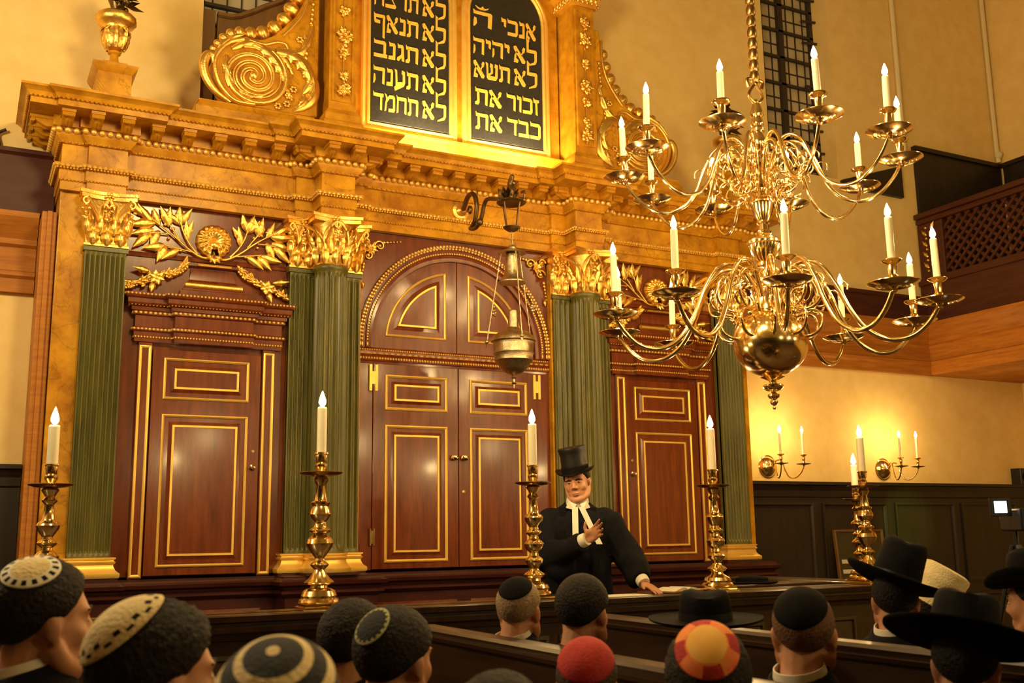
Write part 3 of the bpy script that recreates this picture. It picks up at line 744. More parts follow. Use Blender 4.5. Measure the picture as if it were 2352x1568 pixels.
# ------------------------------------------------------------------ upper stage with the tablets
ATT=empty('tablet_surround',(0,0,4.30)); tag(ATT,'gilded upper stage of the ark framing two black inscribed tablets','tablet surround')
DZ=Matrix.Translation((0,0,-4.30))
def asub(name,mb,m,par=None,**k): return mb.moved(DZ).build(name,m,par or ATT,**k)
zt0=4.575; tz=5.76; TR_=.352; TX=.462   # tablet: x centre, half width
def tabpoly(cx,hw,z0,zs,n=20):
    return [(cx-hw,z0),(cx+hw,z0)]+[(cx+hw*cos(pi*i/n),zs+hw*sin(pi*i/n)) for i in range(n+1)]
asub('backboard',MB().box(-1.0,1.0,-.055,YW+.03,4.302,6.6),M_MARBLE2,smooth=False)
asub('base',MB().sweep([(-1.02,YW),(-1.02,-.10),(1.02,-.10),(1.02,YW)],[(-.05,4.3015),(.10,4.3015),(.10,4.36),(.085,4.375),(.03,4.40),(.03,4.46),(.045,4.475),(.045,4.49),(0,4.50),(-.05,4.502)]),M_MARBLE2,angle=25)
# letters ---------------------------------------------------------
GL={
'alef':(.86,[[(.0,1),(.16,1.06),(.86,.14),(.80,0),(.64,0),(.02,.84)],[(.60,.42),(.66,.62),(.80,.72),(.86,.98),(.72,1.03),(.62,.86),(.66,.78),(.52,.52)],[(.30,.64),(.20,.50),(.16,.26),(.34,.16),(.30,0),(.0,.0),(.02,.10),(.06,.46),(.22,.74)]]),
'tav':(.88,[[(.02,1.08),(.10,.98),(.80,.98),(.88,.88),(.84,.0),(.68,.06),(.70,.78),(.04,.80)],[(.14,.82),(.28,.82),(.30,.12),(.22,.0),(.0,.0),(.0,.14),(.14,.24)]]),
'lamed':(.78,[[(.02,1.72),(.22,1.56),(.16,1.40),(.16,1.0),(.70,1.0),(.78,.90),(.76,.30),(.66,.10),(.14,-.06),(.16,.02),(.56,.24),(.60,.36),(.60,.80),(.02,.80),(.02,1.40)]]),
'nun':(.48,[[(.04,1.06),(.14,.98),(.42,.98),(.48,.86),(.46,.0),(.0,.0),(.02,.20),(.30,.22),(.32,.80),(.08,.78)]]),
'pef':(.84,[[(.0,1.08),(.10,.98),(.78,.98),(.84,.88),(.80,-.42),(.64,-.36),(.66,.80),(.16,.80),(.16,.66),(.46,.62),(.46,.44),(.08,.46),(.02,.58)]]),
'gimel':(.50,[[(.04,1.06),(.14,.98),(.40,.98),(.46,.86),(.50,.0),(.34,.04),(.32,.22),(.14,.0),(.0,.04),(.02,.20),(.22,.34),(.30,.44),(.30,.80),(.08,.78)]]),
'bet':(.90,[[(.02,1.08),(.10,.98),(.76,.98),(.84,.86),(.82,.22),(.92,.20),(.92,.0),(.02,.0),(.02,.20),(.66,.20),(.66,.78),(.04,.80)]]),
'kaf':(.88,[[(.02,1.08),(.10,.98),(.74,.98),(.88,.84),(.88,.14),(.76,.0),(.02,.0),(.02,.20),(.68,.20),(.70,.78),(.04,.80)]]),
'ayin':(.80,[[(.02,1.06),(.20,1.0),(.24,.30),(.62,.36),(.62,.78),(.54,.84),(.56,1.06),(.78,.98),(.80,.30),(.70,.10),(.06,-.24),(.0,-.04),(.10,.10),(.08,.80)]]),
'he':(.84,[[(.0,1.08),(.10,.98),(.78,.98),(.84,.88),(.80,.0),(.64,.06),(.66,.78),(.02,.80)],[(.04,.58),(.14,.52),(.16,.20),(.06,.0),(.0,.02),(.02,.40)]]),
'het':(.84,[[(.0,1.08),(.10,.98),(.78,.98),(.84,.88),(.82,.0),(.66,.06),(.68,.78),(.18,.78),(.16,.06),(.02,.0),(.06,.80)]]),
'mem':(.88,[[(.02,1.06),(.16,.98),(.26,.82),(.40,.98),(.76,.98),(.86,.86),(.86,.10),(.78,.0),(.34,.0),(.34,.18),(.70,.20),(.70,.78),(.44,.78),(.20,.52),(.14,.04),(.0,.0),(.06,.46),(.14,.74)]]),
'dalet':(.82,[[(.0,1.08),(.10,.98),(.84,.98),(.84,.80),(.74,.78),(.72,.0),(.56,.06),(.58,.78),(.02,.80)]]),
'resh':(.80,[[(.0,1.08),(.10,.98),(.70,.98),(.80,.86),(.76,.0),(.60,.06),(.62,.78),(.02,.80)]]),
'shin':(.96,[[(.0,1.06),(.18,1.0),(.20,.34),(.40,.46),(.40,.76),(.34,.82),(.36,1.04),(.56,.98),(.56,.42),(.30,.24),(.74,.24),(.78,.78),(.70,.84),(.74,1.04),(.96,.98),(.92,.16),(.80,.0),(.20,.0),(.08,.12),(.06,.80)]]),
'zayin':(.50,[[(.0,1.08),(.12,.98),(.50,.98),(.50,.82),(.34,.78),(.36,.0),(.20,.06),(.18,.78),(.02,.80)]]),
'vav':(.42,[[(.02,1.06),(.14,.98),(.36,.98),(.42,.86),(.38,.0),(.22,.06),(.24,.78),(.04,.78)]]),
'yod':(.42,[[(.02,1.06),(.14,.98),(.36,.98),(.42,.86),(.38,.46),(.24,.54),(.24,.78),(.04,.78)]]),
'tsadi':(.90,[[(.02,1.06),(.18,.98),(.74,.22),(.0,.20),(.0,.0),(.82,.0),(.90,.12),(.62,.48),(.80,.66),(.88,.98),(.70,1.04),(.66,.86),(.70,.76),(.52,.60),(.12,1.0)]]),
'crown':(.70,[[(.0,.60),(.20,.30),(.30,.34),(.34,.62),(.40,.62),(.44,.34),(.52,.30),(.70,.56),(.66,.30),(.50,.04),(.26,.0),(.10,.20)]]),
}
def word(mb,letters,x0,x1,zb,h,y):
    # letters listed right to left
    tot=sum(GL[l][0] for l in letters)+.10*(len(letters)-1)
    k=(x1-x0)/tot; x=x1
    for l in letters:
        w,polys=GL[l]; x-=w*k
        for p in polys:
            pts=[(x+a*k,zb+b*h) for a,b in p]
            n=len(pts)
            mb.add([(a,y-.005,b) for a,b in pts]+[(a,y,b) for a,b in pts],[tuple(range(n))]+[(i,(i+1)%n,(i+1)%n+n,i+n) for i in range(n)])
        x-=.10*k
yt=-.09
rowsL=[(['tav','resh','tsadi','het'],5.683),(['tav','nun','alef','pef'],5.456),(['tav','gimel','nun','bet'],5.219),(['tav','ayin','nun','he'],4.980),(['tav','het','mem','dalet'],4.748)]
Lx=lambda zx:-.82+(zx-105)/880*.705
Rx=lambda zx:.11+(zx-110)/740*.695
for s in (-1,1):
    cx=s*TX
    fr=asub('tablet_frame',MB().polyframe(tabpoly(cx,TR_+.085,zt0-.085,tz),[(0,0),(0,.02),(.012,.035),(.03,.038),(.045,.028),(.05,.045),(.065,.05),(.085,.02),(.085,-.02)],-.055),M_GILTP,angle=25)
    tb=asub('tablet',MB().polyframe(tabpoly(cx,TR_+.002,zt0-.002,tz),[(0,-.05),(0,.03),(.004,.034),(.005,.035)],-.055,fill=True),M_SLATE,smooth=False)
    m=MB(); h=.150
    if s<0:
        for ls,zc in rowsL:
            word(m,['lamed','alef'],Lx(682),Lx(958),zc-h/2,h,yt); word(m,ls,Lx(132),Lx(636),zc-h/2,h,yt)
    else:
        word(m,['alef','nun','kaf','yod'],Rx(425),Rx(800),5.683-h/2,h,yt); word(m,['he'],Rx(130),Rx(330),5.70-h/2,h,yt)
        word(m,['crown'],Rx(155),Rx(295),5.79,.055,yt)
        for w2,za in ((['yod','he','yod','he'],5.439),(['tav','shin','alef'],5.219)):
            word(m,['lamed','alef'],Rx(556),Rx(808),za-h/2,h,yt); word(m,w2,Rx(128),Rx(512),za-h/2,h,yt)
        word(m,['zayin','kaf','vav','resh'],Rx(472),Rx(820),4.967-h/2,h,yt); word(m,['alef','tav'],Rx(142),Rx(418),4.967-h/2,h,yt)
        word(m,['kaf','bet','dalet'],Rx(476),Rx(832),4.739-h/2,h,yt); word(m,['alef','tav'],Rx(144),Rx(420),4.739-h/2,h,yt)
    asub('lettering',m,M_LETTER,None,smooth=False).parent=tb
    # attic pilaster with fruit drop
    x0,x1=sorted((s*1.02,s*1.245)); yp=-.31
    pp=asub('attic_pilaster',MB().box(x0,x1,yp,YW,4.52,5.93).polyframe([(x0+.02,4.58),(x1-.02,4.58),(x1-.02,5.90),(x0+.02,5.90)],[(0,.0),(.004,.012),(.02,.012),(.026,.0)],yp),M_MARBLE2,smooth=False)
    asub('base',MB().sweep([(x0,YW),(x0,yp),(x1,yp),(x1,YW)],[(-.05,4.3015),(.05,4.3015),(.05,4.40),(.035,4.415),(.035,4.47),(.015,4.50),(.0,4.52),(-.05,4.525)]),M_MARBLE2,None,angle=25).parent=pp
    cp=MB().sweep([(x0,YW),(x0,yp),(x1,yp),(x1,YW)],[(-.02,5.925),(.02,5.925),(.025,5.945),(.03,5.95),(.055,6.02),(.06,6.03),(.10,6.05),(.10,6.12),(.16,6.15),(.16,6.30),(-.02,6.301)])
    c=asub('capital',cp,M_MARBLE2,None,angle=25); c.parent=pp
    m=MB(); pa=[(x0,YW),(x0,yp),(x1,yp),(x1,YW)]
    for p,t,sp in along(pa,.035,.05):
        nrm_=Vector((t.y,-t.x,0)); m.leaf(Vector((p.x,p.y,6.025)),(0,0,-1),nrm_,.075,.045,curl=-.1,bulge=.5,n=6); m.sphere((p.x+nrm_.x*.012,p.y+nrm_.y*.012,5.955),.014,7,5)
    asub('leaf_molding',m,M_GILT,None,angle=60).parent=pp
    m=MB(); xc=(x0+x1)/2
    for zc,n,r in ((5.76,12,.055),(5.60,18,.07),(5.36,7,.045),(5.14,20,.07),(5.0,8,.05),(4.80,7,.042),(4.68,14,.062)):
        for i in range(n):
            a=random.uniform(0,2*pi); q=r*sqrt(random.random()); m.sphere((xc+q*cos(a)*.8,yp-.018-.02*random.random(),zc+q*sin(a)*1.15),random.uniform(.012,.019),7,5)
        for i in range(6):
            a=i*pi/3+zc; m.leaf((xc,yp-.012,zc),(cos(a),-.25,sin(a)),(0,-1,0),r*1.15,.045,curl=.15,bulge=.4,lobes=2,n=7)
    m.tube([(xc,yp-.012,5.86),(xc,yp-.012,4.60)],.007,6)
    asub('fruit_drop',m,M_GILT,None,angle=60).parent=pp
    # scroll bracket --------------------------------------------------
    y0,y1=-.20,-.02
    OUT=[(-2.124,4.796),(-2.093,4.876),(-2.039,4.949),(-1.966,5.008),(-1.881,5.033),(-1.822,5.02),(-1.735,5.04),(-1.648,5.10),(-1.572,5.19),(-1.484,5.30),(-1.42,5.445),(-1.391,5.56),(-1.375,5.80),(-1.30,5.80),(-1.30,4.47),(-1.453,4.464),(-1.748,4.464),(-1.92,4.464),(-2.011,4.484),(-2.07,4.569),(-2.113,4.652)]
    fx=1 if s<0 else -1
    def side(mb): return mb if s<0 else mb.mirror()
    sc=asub('scroll_bracket',side(MB().prism([(x,z) for x,z in OUT][::-1],y0,y1)),M_MARBLE,smooth=False,bevel=.012)
    m=MB()
    def spiral(cx,cz,r0,turns,a0,dr,w0,w1,n=64,sx=1.04):
        pts=[];rd=[]
        for i in range(n+1):
            t=i/n; a=a0-turns*2*pi*t; r=r0*(1-t)**.8*(1-dr)+r0*dr*(1-t)
            pts.append((cx+sx*r*cos(a),y0-.008,cz+r*sin(a))); rd.append(w0+(w1-w0)*t)
        return pts,rd
    C0=(-1.815,4.715)
    for r0,tu,a0,w in ((.262,2.1,radians(60),.022),(.215,1.7,radians(215),.014),(.235,1.9,radians(110),.010),(.17,1.4,radians(-30),.011)):
        p,r=spiral(C0[0],C0[1],r0,tu,a0,.2,w,.008); m.tube(p,r,7)
    m.sphere((C0[0],y0-.012,C0[1]),(.035,.03,.04),10,7)
    # outer rim along the outline
    rim=spline([(-1.80,y0-.01,4.48),(-1.95,y0-.01,4.485),(-2.05,y0-.012,4.57),(-2.10,y0-.012,4.68),(-2.11,y0-.012,4.79),(-2.07,y0-.012,4.88),(-2.0,y0-.01,4.955),(-1.90,y0-.01,5.0)],5); m.tube(rim,.016,7)
    rim=spline([(-1.86,y0-.01,5.0),(-1.74,y0-.01,4.99),(-1.64,y0-.01,5.03),(-1.565,y0-.01,5.02),(-1.55,y0-.012,4.95),(-1.60,y0-.01,4.915),(-1.68,y0-.01,4.935)],5); m.tube(rim,.012,7)
    rim=spline([(-1.60,y0-.01,5.09),(-1.52,y0-.01,5.19),(-1.44,y0-.01,5.32),(-1.395,y0-.01,5.48),(-1.385,y0-.01,5.70)],5); m.tube(rim,.014,7)
    # hook at the far end
    hk=spline([(-1.98,y0+.02,4.475),(-2.09,y0+.02,4.54),(-2.165,y0+.02,4.64),(-2.19,y0+.02,4.75),(-2.165,y0+.02,4.825),(-2.125,y0+.02,4.83),(-2.11,y0+.02,4.77)],5)
    m.tube(hk,[.020+.018*sin(pi*i/len(hk)) for i in range(len(hk))],8)
    # acanthus leaves sweeping off the spiral
    for pts,W,lb,bo in (([(-1.845,4.981),(-1.757,4.95),(-1.684,4.896),(-1.629,4.832),(-1.592,4.764),(-1.565,4.70)],.105,5,False),
        ([(-1.987,4.901),(-1.92,4.946),(-1.845,4.978),(-1.781,4.976),(-1.727,4.937),(-1.70,4.885)],.075,4,False),
        ([(-1.644,4.949),(-1.549,4.943),(-1.463,4.904),(-1.401,4.828),(-1.374,4.744),(-1.425,4.64)],.13,5,False),
        ([(-1.37,4.821),(-1.338,4.739),(-1.348,4.629),(-1.401,4.55),(-1.495,4.482)],.10,5,False),
        ([(-1.609,4.95),(-1.519,4.95),(-1.441,4.992),(-1.40,5.071),(-1.365,5.175),(-1.352,5.285)],.10,4,True),
        ([(-1.471,4.966),(-1.423,5.027),(-1.406,5.095),(-1.43,5.155)],.07,3,True),
        ([(-2.024,4.845),(-2.03,4.751),(-1.996,4.677),(-1.94,4.61)],.085,5,True),
        ([(-1.919,4.576),(-1.843,4.548),(-1.746,4.566),(-1.675,4.62)],.06,4,True),
        ([(-1.638,4.944),(-1.577,4.893),(-1.534,4.839),(-1.50,4.775)],.05,4,True),
        ([(-2.112,4.80),(-2.089,4.879),(-2.045,4.944),(-1.979,5.002),(-1.888,5.047)],.06,3,True),
        ([(-1.40,4.64),(-1.42,4.56),(-1.48,4.51)],.09,4,True),([(-1.55,4.66),(-1.53,4.60),(-1.49,4.56)],.06,3,True)):
        m.leafpath(pts,W,y0-.002,lb,.42,.55,bo)
    for x,z in ((-1.40,4.985),(-1.405,4.945),(-1.42,4.915),(-1.445,4.893),(-1.47,4.88),(-1.44,4.845),(-1.42,4.81),(-1.40,4.78),(-1.385,4.75),(-1.37,4.72),(-1.37,5.25),(-1.365,5.29),(-1.36,5.33),(-1.358,5.37),(-1.355,5.42),(-1.352,5.47)): m.sphere((x,y0-.012,z),(.017,.014,.02),7,5)
    for fx_,fz_ in ((-1.54,4.60),(-1.50,4.66),(-1.55,4.53),(-1.62,4.50),(-1.385,4.86),(-1.46,5.09)):
        for j in range(6):
            a=j*pi/3; m.sphere((fx_+.02*cos(a),y0-.012,fz_+.02*sin(a)),(.014,.012,.014),6,5)
    asub('acanthus_scroll',side(m),M_GILT,None,angle=60).parent=sc
    mel=[(-2.125,4.845,.030),(-2.108,4.908,.032),(-2.078,4.958,.036),(-2.035,5.012,.042),(-1.982,5.058,.044),(-1.917,5.087,.046),(-1.83,5.093,.056),(-1.735,5.118,.062),(-1.641,5.18,.066),(-1.565,5.268,.066),(-1.51,5.37,.066),(-1.468,5.48,.064),(-1.44,5.60,.06)]
    for i,(x,z,r) in enumerate(mel):
        nx=mel[min(i+1,len(mel)-1)]; pv=mel[max(i-1,0)]; an=atan2(nx[1]-pv[1],nx[0]-pv[0])
        mm_=MB(); rows=[]
        for a in range(9):
            t=pi*a/8; rows.append([((r*.92)*(max(sin(t),.02))*(1-.10*abs(sin(4*pi*2*j/32)))*cos(2*pi*j/32),(r*.92)*(max(sin(t),.02))*(1-.10*abs(sin(4*pi*2*j/32)))*sin(2*pi*j/32),-r*1.06*cos(t)) for j in range(32)])
        mm_.grid(rows,M=Matrix.Translation((x,y0+.07,z))@Matrix.Rotation(-(an),4,'Y'),wrap=True)
        asub('melon_drop',side(mm_),M_GILT,None,angle=60).parent=sc
    # plinth under the scroll
    q0,q1=sorted((s*1.30,s*2.24))
    asub('scroll_plinth',MB().sweep([(q0,YW),(q0,-.22),(q1,-.22),(q1,YW)],[(-.05,4.3015),(.0,4.3015),(0,4.40),(-.005,4.405),(-.03,4.455),(-.06,4.462)]).box(q0+.02,q1-.02,-.19,YW,4.45,4.466),M_MARBLE,angle=25)
# urns ----------------------------------------------------------------
def urn(x,label,grp):
    t=empty('urn_finial',(x,-.19,4.3015)); tag(t,label,'urn',grp)
    MB().sweep([(-.115,.24),(-.115,-.13),(.115,-.13),(.115,.24)],[(-.05,0),(.012,0),(.012,.02),(0,.03),(0,.185),(.015,.20),(.035,.225),(.04,.245),(0,.25),(-.1,.252)]).build('pedestal',M_MARBLE,t,angle=25)
    MB().box(-.085,.085,-.10,.10,.25,.285).lathe([(.085,.284),(.085,.295),(.05,.305),(.032,.335),(.028,.375),(.045,.385),(.045,.397),(.03,.402)],seg=24).build('foot',M_MARBLE2,t,angle=30)
    u=MB().lathe([(.03,.40),(.075,.43),(.088,.48),(.09,.54),(.080,.575),(.095,.60),(.125,.612),(.14,.63),(.14,.668),(.125,.685),(.11,.688),(.08,.66)],seg=32,fl=lambda r,z,a: r*(1+(.03*cos(18*a) if z>.6 else 0)))
    for i in range(8):
        a=i*pi/4; n=Vector((cos(a),sin(a),0)); u.leaf(n*.062+Vector((0,0,.415)),(n.x*.18,n.y*.18,1),n,.165,.062,curl=.10,bulge=.4,lobes=4,lob=.25,n=12)
        u.leaf(n*.072+Vector((0,0,.585)),(n.x*.5,n.y*.5,-.8),n,.06,.045,curl=.1,bulge=.4)
    u.build('bowl',M_GILT,t,angle=50)
    f=MB(); random.seed(int(abs(x)*100))
    f.lathe([(.02,.66),(.035,.72),(.055,.78),(.08,.84),(.09,.90),(.06,.98),(.02,1.03)],seg=14)
    for i in range(26):
        a=random.uniform(0,2*pi); z=random.uniform(.74,1.0); r=.05+.05*random.random(); n=Vector((cos(a),sin(a),0)); f.leaf(n*r*.8+Vector((0,0,z)),(n.x*.7,n.y*.7,random.uniform(-.9,.7)),n,random.uniform(.08,.13),.07,curl=.25,bulge=.35,lobes=2,n=7)
    for i in range(14):
        a=random.uniform(0,2*pi); z=random.uniform(.74,.98); f.sphere((.095*cos(a),.095*sin(a),z),random.uniform(.018,.03),8,6)
    f.build('flower_bunch',M_IRON,t,angle=60)
urn(-2.83,'gilded urn with dark flowers on the left end of the ark cornice','urns on the ark cornice')
urn(2.83,'darker urn with flowers on the right end of the ark cornice, half behind the chandelier','urns on the ark cornice')
# ------------------------------------------------------------------ lamp bracket and hanging lamp
LB=empty('lamp_bracket',(0,-.075,3.90)); tag(LB,'bronze scrolled bracket projecting from the ark entablature','bracket')
MB().lathe([(.001,.0),(.075,.0),(.075,.012),(.05,.02),(.045,.03),(.03,.04),(.02,.06),(.001,.062)],seg=20,M=Matrix.Rotation(pi/2,4,'X')).build('wall_rose',M_GILT,LB,angle=30)
m=MB()
c_=spline([(0,-.03,0),(0,-.07,.01),(0,-.13,.07),(0,-.20,.09),(0,-.28,.06),(0,-.32,-.04),(0,-.29,-.15),(0,-.22,-.20),(0,-.20,-.205),(0,-.30,-.225),(0,-.40,-.18),(0,-.46,-.08),(0,-.53,-.05),(0,-.73,-.11),(0,-.87,-.17)],6)
m.tube(c_,[.022-.006*i/len(c_) for i in range(len(c_))],8)
sp=[(0,-.19+.045*(1-k/16)*cos(k*.55),-.05+.045*(1-k/16)*sin(k*.55)) for k in range(15)]; m.tube(sp,.010,6)
m.sphere((0,-.38,-.20),.03,8,6)
m.build('scroll_arm',M_IRON,LB,angle=60)
m=MB()
for i in range(12):
    a=i*2*pi/12; m.leaf((.02*cos(a),-.89+.02*sin(a),-.16),(cos(a),sin(a),.5+.3*(i%2)),(0,0,1),.10,.06,curl=.35,bulge=.4,lobes=2,n=8)
m.tube(spline([(0,-.90,-.17),(0,-.95,-.12),(0,-.925,-.05),(0,-.96,.02)],5),[.02]*15+[.008],7)
for k in range(3): m.sphere((.02,-.915-.012*k,-.13+.045*k),.022,8,6)
m.build('leaf_cluster',M_IRON,LB,angle=60)
HL=empty('hanging_lamp',(0,-1.01,3.74)); HL.scale=(1,1,.9); tag(HL,'ornate silver lamp hanging on chains in front of the ark doors','lamp')
m=MB().lathe([(.10,-.03),(.115,-.045),(.10,-.055),(.08,-.05)],seg=20).lathe([(.02,-.30),(.035,-.295),(.062,-.272),(.068,-.262),(.06,-.258),(.03,-.27),(.015,-.285)],seg=20)
for i in range(4):
    a=i*pi/2+.4; m.tube([(.085*cos(a),.085*sin(a),-.05),(.05*cos(a),.05*sin(a),-.265)],.006,6)
    m.tube(spline([(.09*cos(a),.09*sin(a),-.045),(.13*cos(a),.13*sin(a),-.02),(.125*cos(a),.125*sin(a),.03),(.10*cos(a),.10*sin(a),.02)],4),.011,6)
m.tube([(0,0,-.02),(0,0,.02)],.02,8)
m.build('crown',M_IRON,HL,angle=40)
m=MB()
for k in range(6):
    a=(k%2)*pi/2; m.tube([(.008*cos(a)*cos(q),.008*sin(a)*cos(q),-.315-.022*k+.014*sin(q)) for q in [j*pi/4 for j in range(8)]],.0028,5,closed=True)
for i in range(3):
    a=i*2*pi/3+2.45; p0=Vector((.085*cos(a),.085*sin(a),-.475)); p1=Vector((.205*cos(a),.205*sin(a),-1.24))
    m.tube([p0.lerp(p1,k/24)+Vector((.0015*(k%2),0,0)) for k in range(25)],[.0035+.0018*(k%2) for k in range(25)],5)
    m.sphere(p1,.017,8,6); m.leaf(p1,(0,0,-1),(cos(a),sin(a),0),.05,.02)
m.build('chain',M_SILVER,HL,angle=50)
m=MB().lathe([(.012,-.42),(.03,-.428),(.035,-.44),(.03,-.452),(.06,-.465),(.105,-.485),(.108,-.492),(.06,-.487),(.03,-.50)],seg=28)
m.lathe([(.045,-.50),(.05,-.53),(.052,-.56),(.056,-.62),(.066,-.68),(.088,-.725),(.105,-.74),(.105,-.748),(.07,-.745)],seg=28)
m.lathe([(.01,-.50),(.05,-.498)],seg=20)
m.build('smoke_bell',M_SILVER,HL,angle=40)
m=MB().lathe([(.036,-.985),(.040,-.99),(.040,-1.0),(.038,-1.10),(.042,-1.13),(.07,-1.155),(.115,-1.175),(.15,-1.205),(.165,-1.235),(.17,-1.25),(.155,-1.258)],seg=32).build('lid',M_SILVER,HL,angle=40)
m=MB().lathe([(.155,-1.256),(.150,-1.265),(.152,-1.28),(.148,-1.34),(.153,-1.352),(.146,-1.362),(.140,-1.40),(.143,-1.412),(.128,-1.425),(.10,-1.475),(.06,-1.515),(.02,-1.53),(.012,-1.545),(.022,-1.553),(.010,-1.565),(.010,-1.59),(.020,-1.60),(.008,-1.612),(.006,-1.64),(.001,-1.645)],seg=32,fl=lambda r,z,a:r*(1+(.02*cos(16*a) if z<-1.42 and z>-1.51 else 0)))
m.build('bowl',M_SILVER,HL,angle=40)
m=MB()
for a in (-.9,2.2):
    c=Vector((.16*cos(a),.16*sin(a),-.985))
    for j in range(5):
        b_=j*2*pi/5; m.sphere(c+Vector((.02*cos(b_)*sin(a),-.02*cos(b_)*cos(a),.022*sin(b_))),.015,7,5)
    m.sphere(c+Vector((0,0,.05)),.012,7,5)
m.build('pendant_flower',M_SILVER,HL,angle=60)
# ------------------------------------------------------------------ camera
YAW,PIT,ROL=radians(27.58),radians(10.52),radians(-.85)
CAMP=Vector((-3.59,-7.86,1.18))
fw=Vector((sin(YAW)*cos(PIT),cos(YAW)*cos(PIT),sin(PIT))); rt=Vector((cos(YAW),-sin(YAW),0)); up=rt.cross(fw)
R_=rt*cos(ROL)+up*sin(ROL); U_=-rt*sin(ROL)+up*cos(ROL)
cam=bpy.data.cameras.new('camera'); cam.sensor_width=36; cam.lens=2409/2352*36; cam.clip_start=.05
co=bpy.data.objects.new('camera',cam); COL.objects.link(co)
co.matrix_world=Matrix(((R_.x,U_.x,-fw.x,CAMP.x),(R_.y,U_.y,-fw.y,CAMP.y),(R_.z,U_.z,-fw.z,CAMP.z),(0,0,0,1)))
cam.dof.use_dof=True; cam.dof.focus_distance=7.6; cam.dof.aperture_fstop=4.8
SC.camera=co
def scr_x(p): d=Vector(p)-CAMP; return d.dot(R_)/d.dot(fw)
# ------------------------------------------------------------------ candles
CM={}
def candle(x,y,z,r,h,label,group=None,tilt=(0,0),fl=.072,fr=.0165):
    t=empty('candle',(x,y,z)); t.rotation_euler=(tilt[0],tilt[1],random.uniform(0,6.28)); tag(t,label,'candle',group)
    k=(r,h,fl)
    if k not in CM:
        a=MB().lathe([(r*.97,0),(r,.01),(r*.99,h-.012),(r*.93,h-.003),(r*.80,h),(r*.5,h-.006),(r*.2,h-.008)],seg=16).build('wax',M_WAX,t,angle=60)
        b=MB().tube([(0,0,h-.009),(.0005,0,h+.004),(.001,0,h+.010)],.0016,6).build('wick',M_WICK,t)
        z0=h+.004
        c=MB().lathe([(.0012,z0),(fr*.55,z0+fl*.06),(fr*.95,z0+fl*.2),(fr,z0+fl*.32),(fr*.82,z0+fl*.5),(fr*.5,z0+fl*.72),(fr*.2,z0+fl*.9),(.0006,z0+fl)],seg=10).build('flame',M_FLAME,t)
        CM[k]=(a,b,c)
    else:
        for o in CM[k]:
            c=o.copy(); COL.objects.link(c); c.parent=t
    return t
ORD=['leftmost','second from the left','third from the left','fourth from the left','fifth from the left','sixth from the left','seventh from the left','eighth from the left','ninth from the left','rightmost']
# ------------------------------------------------------------------ chandelier
CX,CY=.66,-3.08
CH=empty('chandelier',(CX,CY,1.90)); tag(CH,'large polished brass chandelier with two tiers of curved arms and a big ball','chandelier')
Z=lambda z:z-1.90
def gad(n,amp,z0,z1): return lambda r,z,a: r*(1+(amp*cos(n*a) if z0<z<z1 else 0))
prof=[(.022,3.825),(.03,3.80),(.042,3.765),(.044,3.75),(.033,3.735),(.034,3.71),(.040,3.70),(.040,3.685),(.032,3.675),(.035,3.66),(.042,3.655),(.042,3.64),(.034,3.63),(.036,3.61),(.050,3.585),(.054,3.56),(.050,3.53),(.038,3.505),(.048,3.495),(.048,3.48),(.038,3.475),(.046,3.44),(.042,3.42),(.034,3.395),(.034,3.38),(.055,3.37),(.062,3.355),(.062,3.265),(.055,3.25),(.044,3.245),(.044,3.215),(.052,3.205),(.075,3.185),(.078,3.172),(.070,3.16),(.062,3.12),(.042,3.075),(.034,3.06),(.040,3.052),(.040,3.045),(.032,3.035),(.034,3.0),(.045,2.99),(.045,2.978),(.038,2.97),(.050,2.955),(.085,2.945),(.108,2.925),(.105,2.912),(.095,2.905),(.082,2.86),(.06,2.815),(.048,2.80),(.056,2.79),(.056,2.775),(.042,2.765),(.040,2.745),(.048,2.73),(.058,2.70),(.056,2.66),(.05,2.645),(.078,2.635),(.082,2.62),(.078,2.60),(.082,2.53),(.086,2.515),(.09,2.50),(.07,2.492)]
MB().lathe([(r,Z(z)) for r,z in prof[::-1]],seg=48,fl=lambda r,z,a: r*(1+(.05*abs(cos(12*a))-.025 if (Z(3.075)<z<Z(3.165) or Z(2.815)<z<Z(2.91)) else 0))).build('stem',M_BRASS,CH,angle=35)
MB().lathe([(.05,Z(2.093))]+[(.224*sin(pi*i/24),Z(2.300)-.205*cos(pi*i/24)) for i in range(2,22)]+[(.085,Z(2.497))],seg=56).build('ball',M_BRASS,CH)
MB().lathe([(.001,Z(1.897)),(.008,Z(1.90)),(.011,Z(1.908)),(.008,Z(1.916)),(.006,Z(1.920)),(.018,Z(1.928)),(.024,Z(1.938)),(.022,Z(1.950)),(.014,Z(1.958)),(.028,Z(1.966)),(.036,Z(1.976)),(.034,Z(1.988)),(.018,Z(1.996)),(.014,Z(2.004)),(.04,Z(2.012)),(.058,Z(2.024)),(.062,Z(2.036)),(.056,Z(2.046)),(.03,Z(2.054)),(.022,Z(2.062)),(.024,Z(2.07)),(.05,Z(2.082)),(.072,Z(2.092)),(.06,Z(2.098)),(.03,Z(2.10))],seg=36).build('finial',M_BRASS,CH,angle=40)
m=MB().tube(spline([(-.05,0,Z(3.93)),(-.062,0,Z(3.975)),(-.02,0,Z(3.985)),(0,0,Z(3.955)),(.02,0,Z(3.985)),(.062,0,Z(3.975)),(.05,0,Z(3.93))],4),.012,8)
m.tube(spline([(-.006,0,Z(3.95)),(-.045,0,Z(3.90)),(-.052,0,Z(3.865)),(-.02,0,Z(3.835)),(-.004,0,Z(3.84))],4),.010,8).tube(spline([(.006,0,Z(3.95)),(.045,0,Z(3.90)),(.052,0,Z(3.865)),(.02,0,Z(3.835)),(.004,0,Z(3.84))],4),.010,8)
m.tube([(0,0,Z(3.82)),(0,0,Z(3.855))],.010,8)
m.build('hook',M_BRASSD,CH)
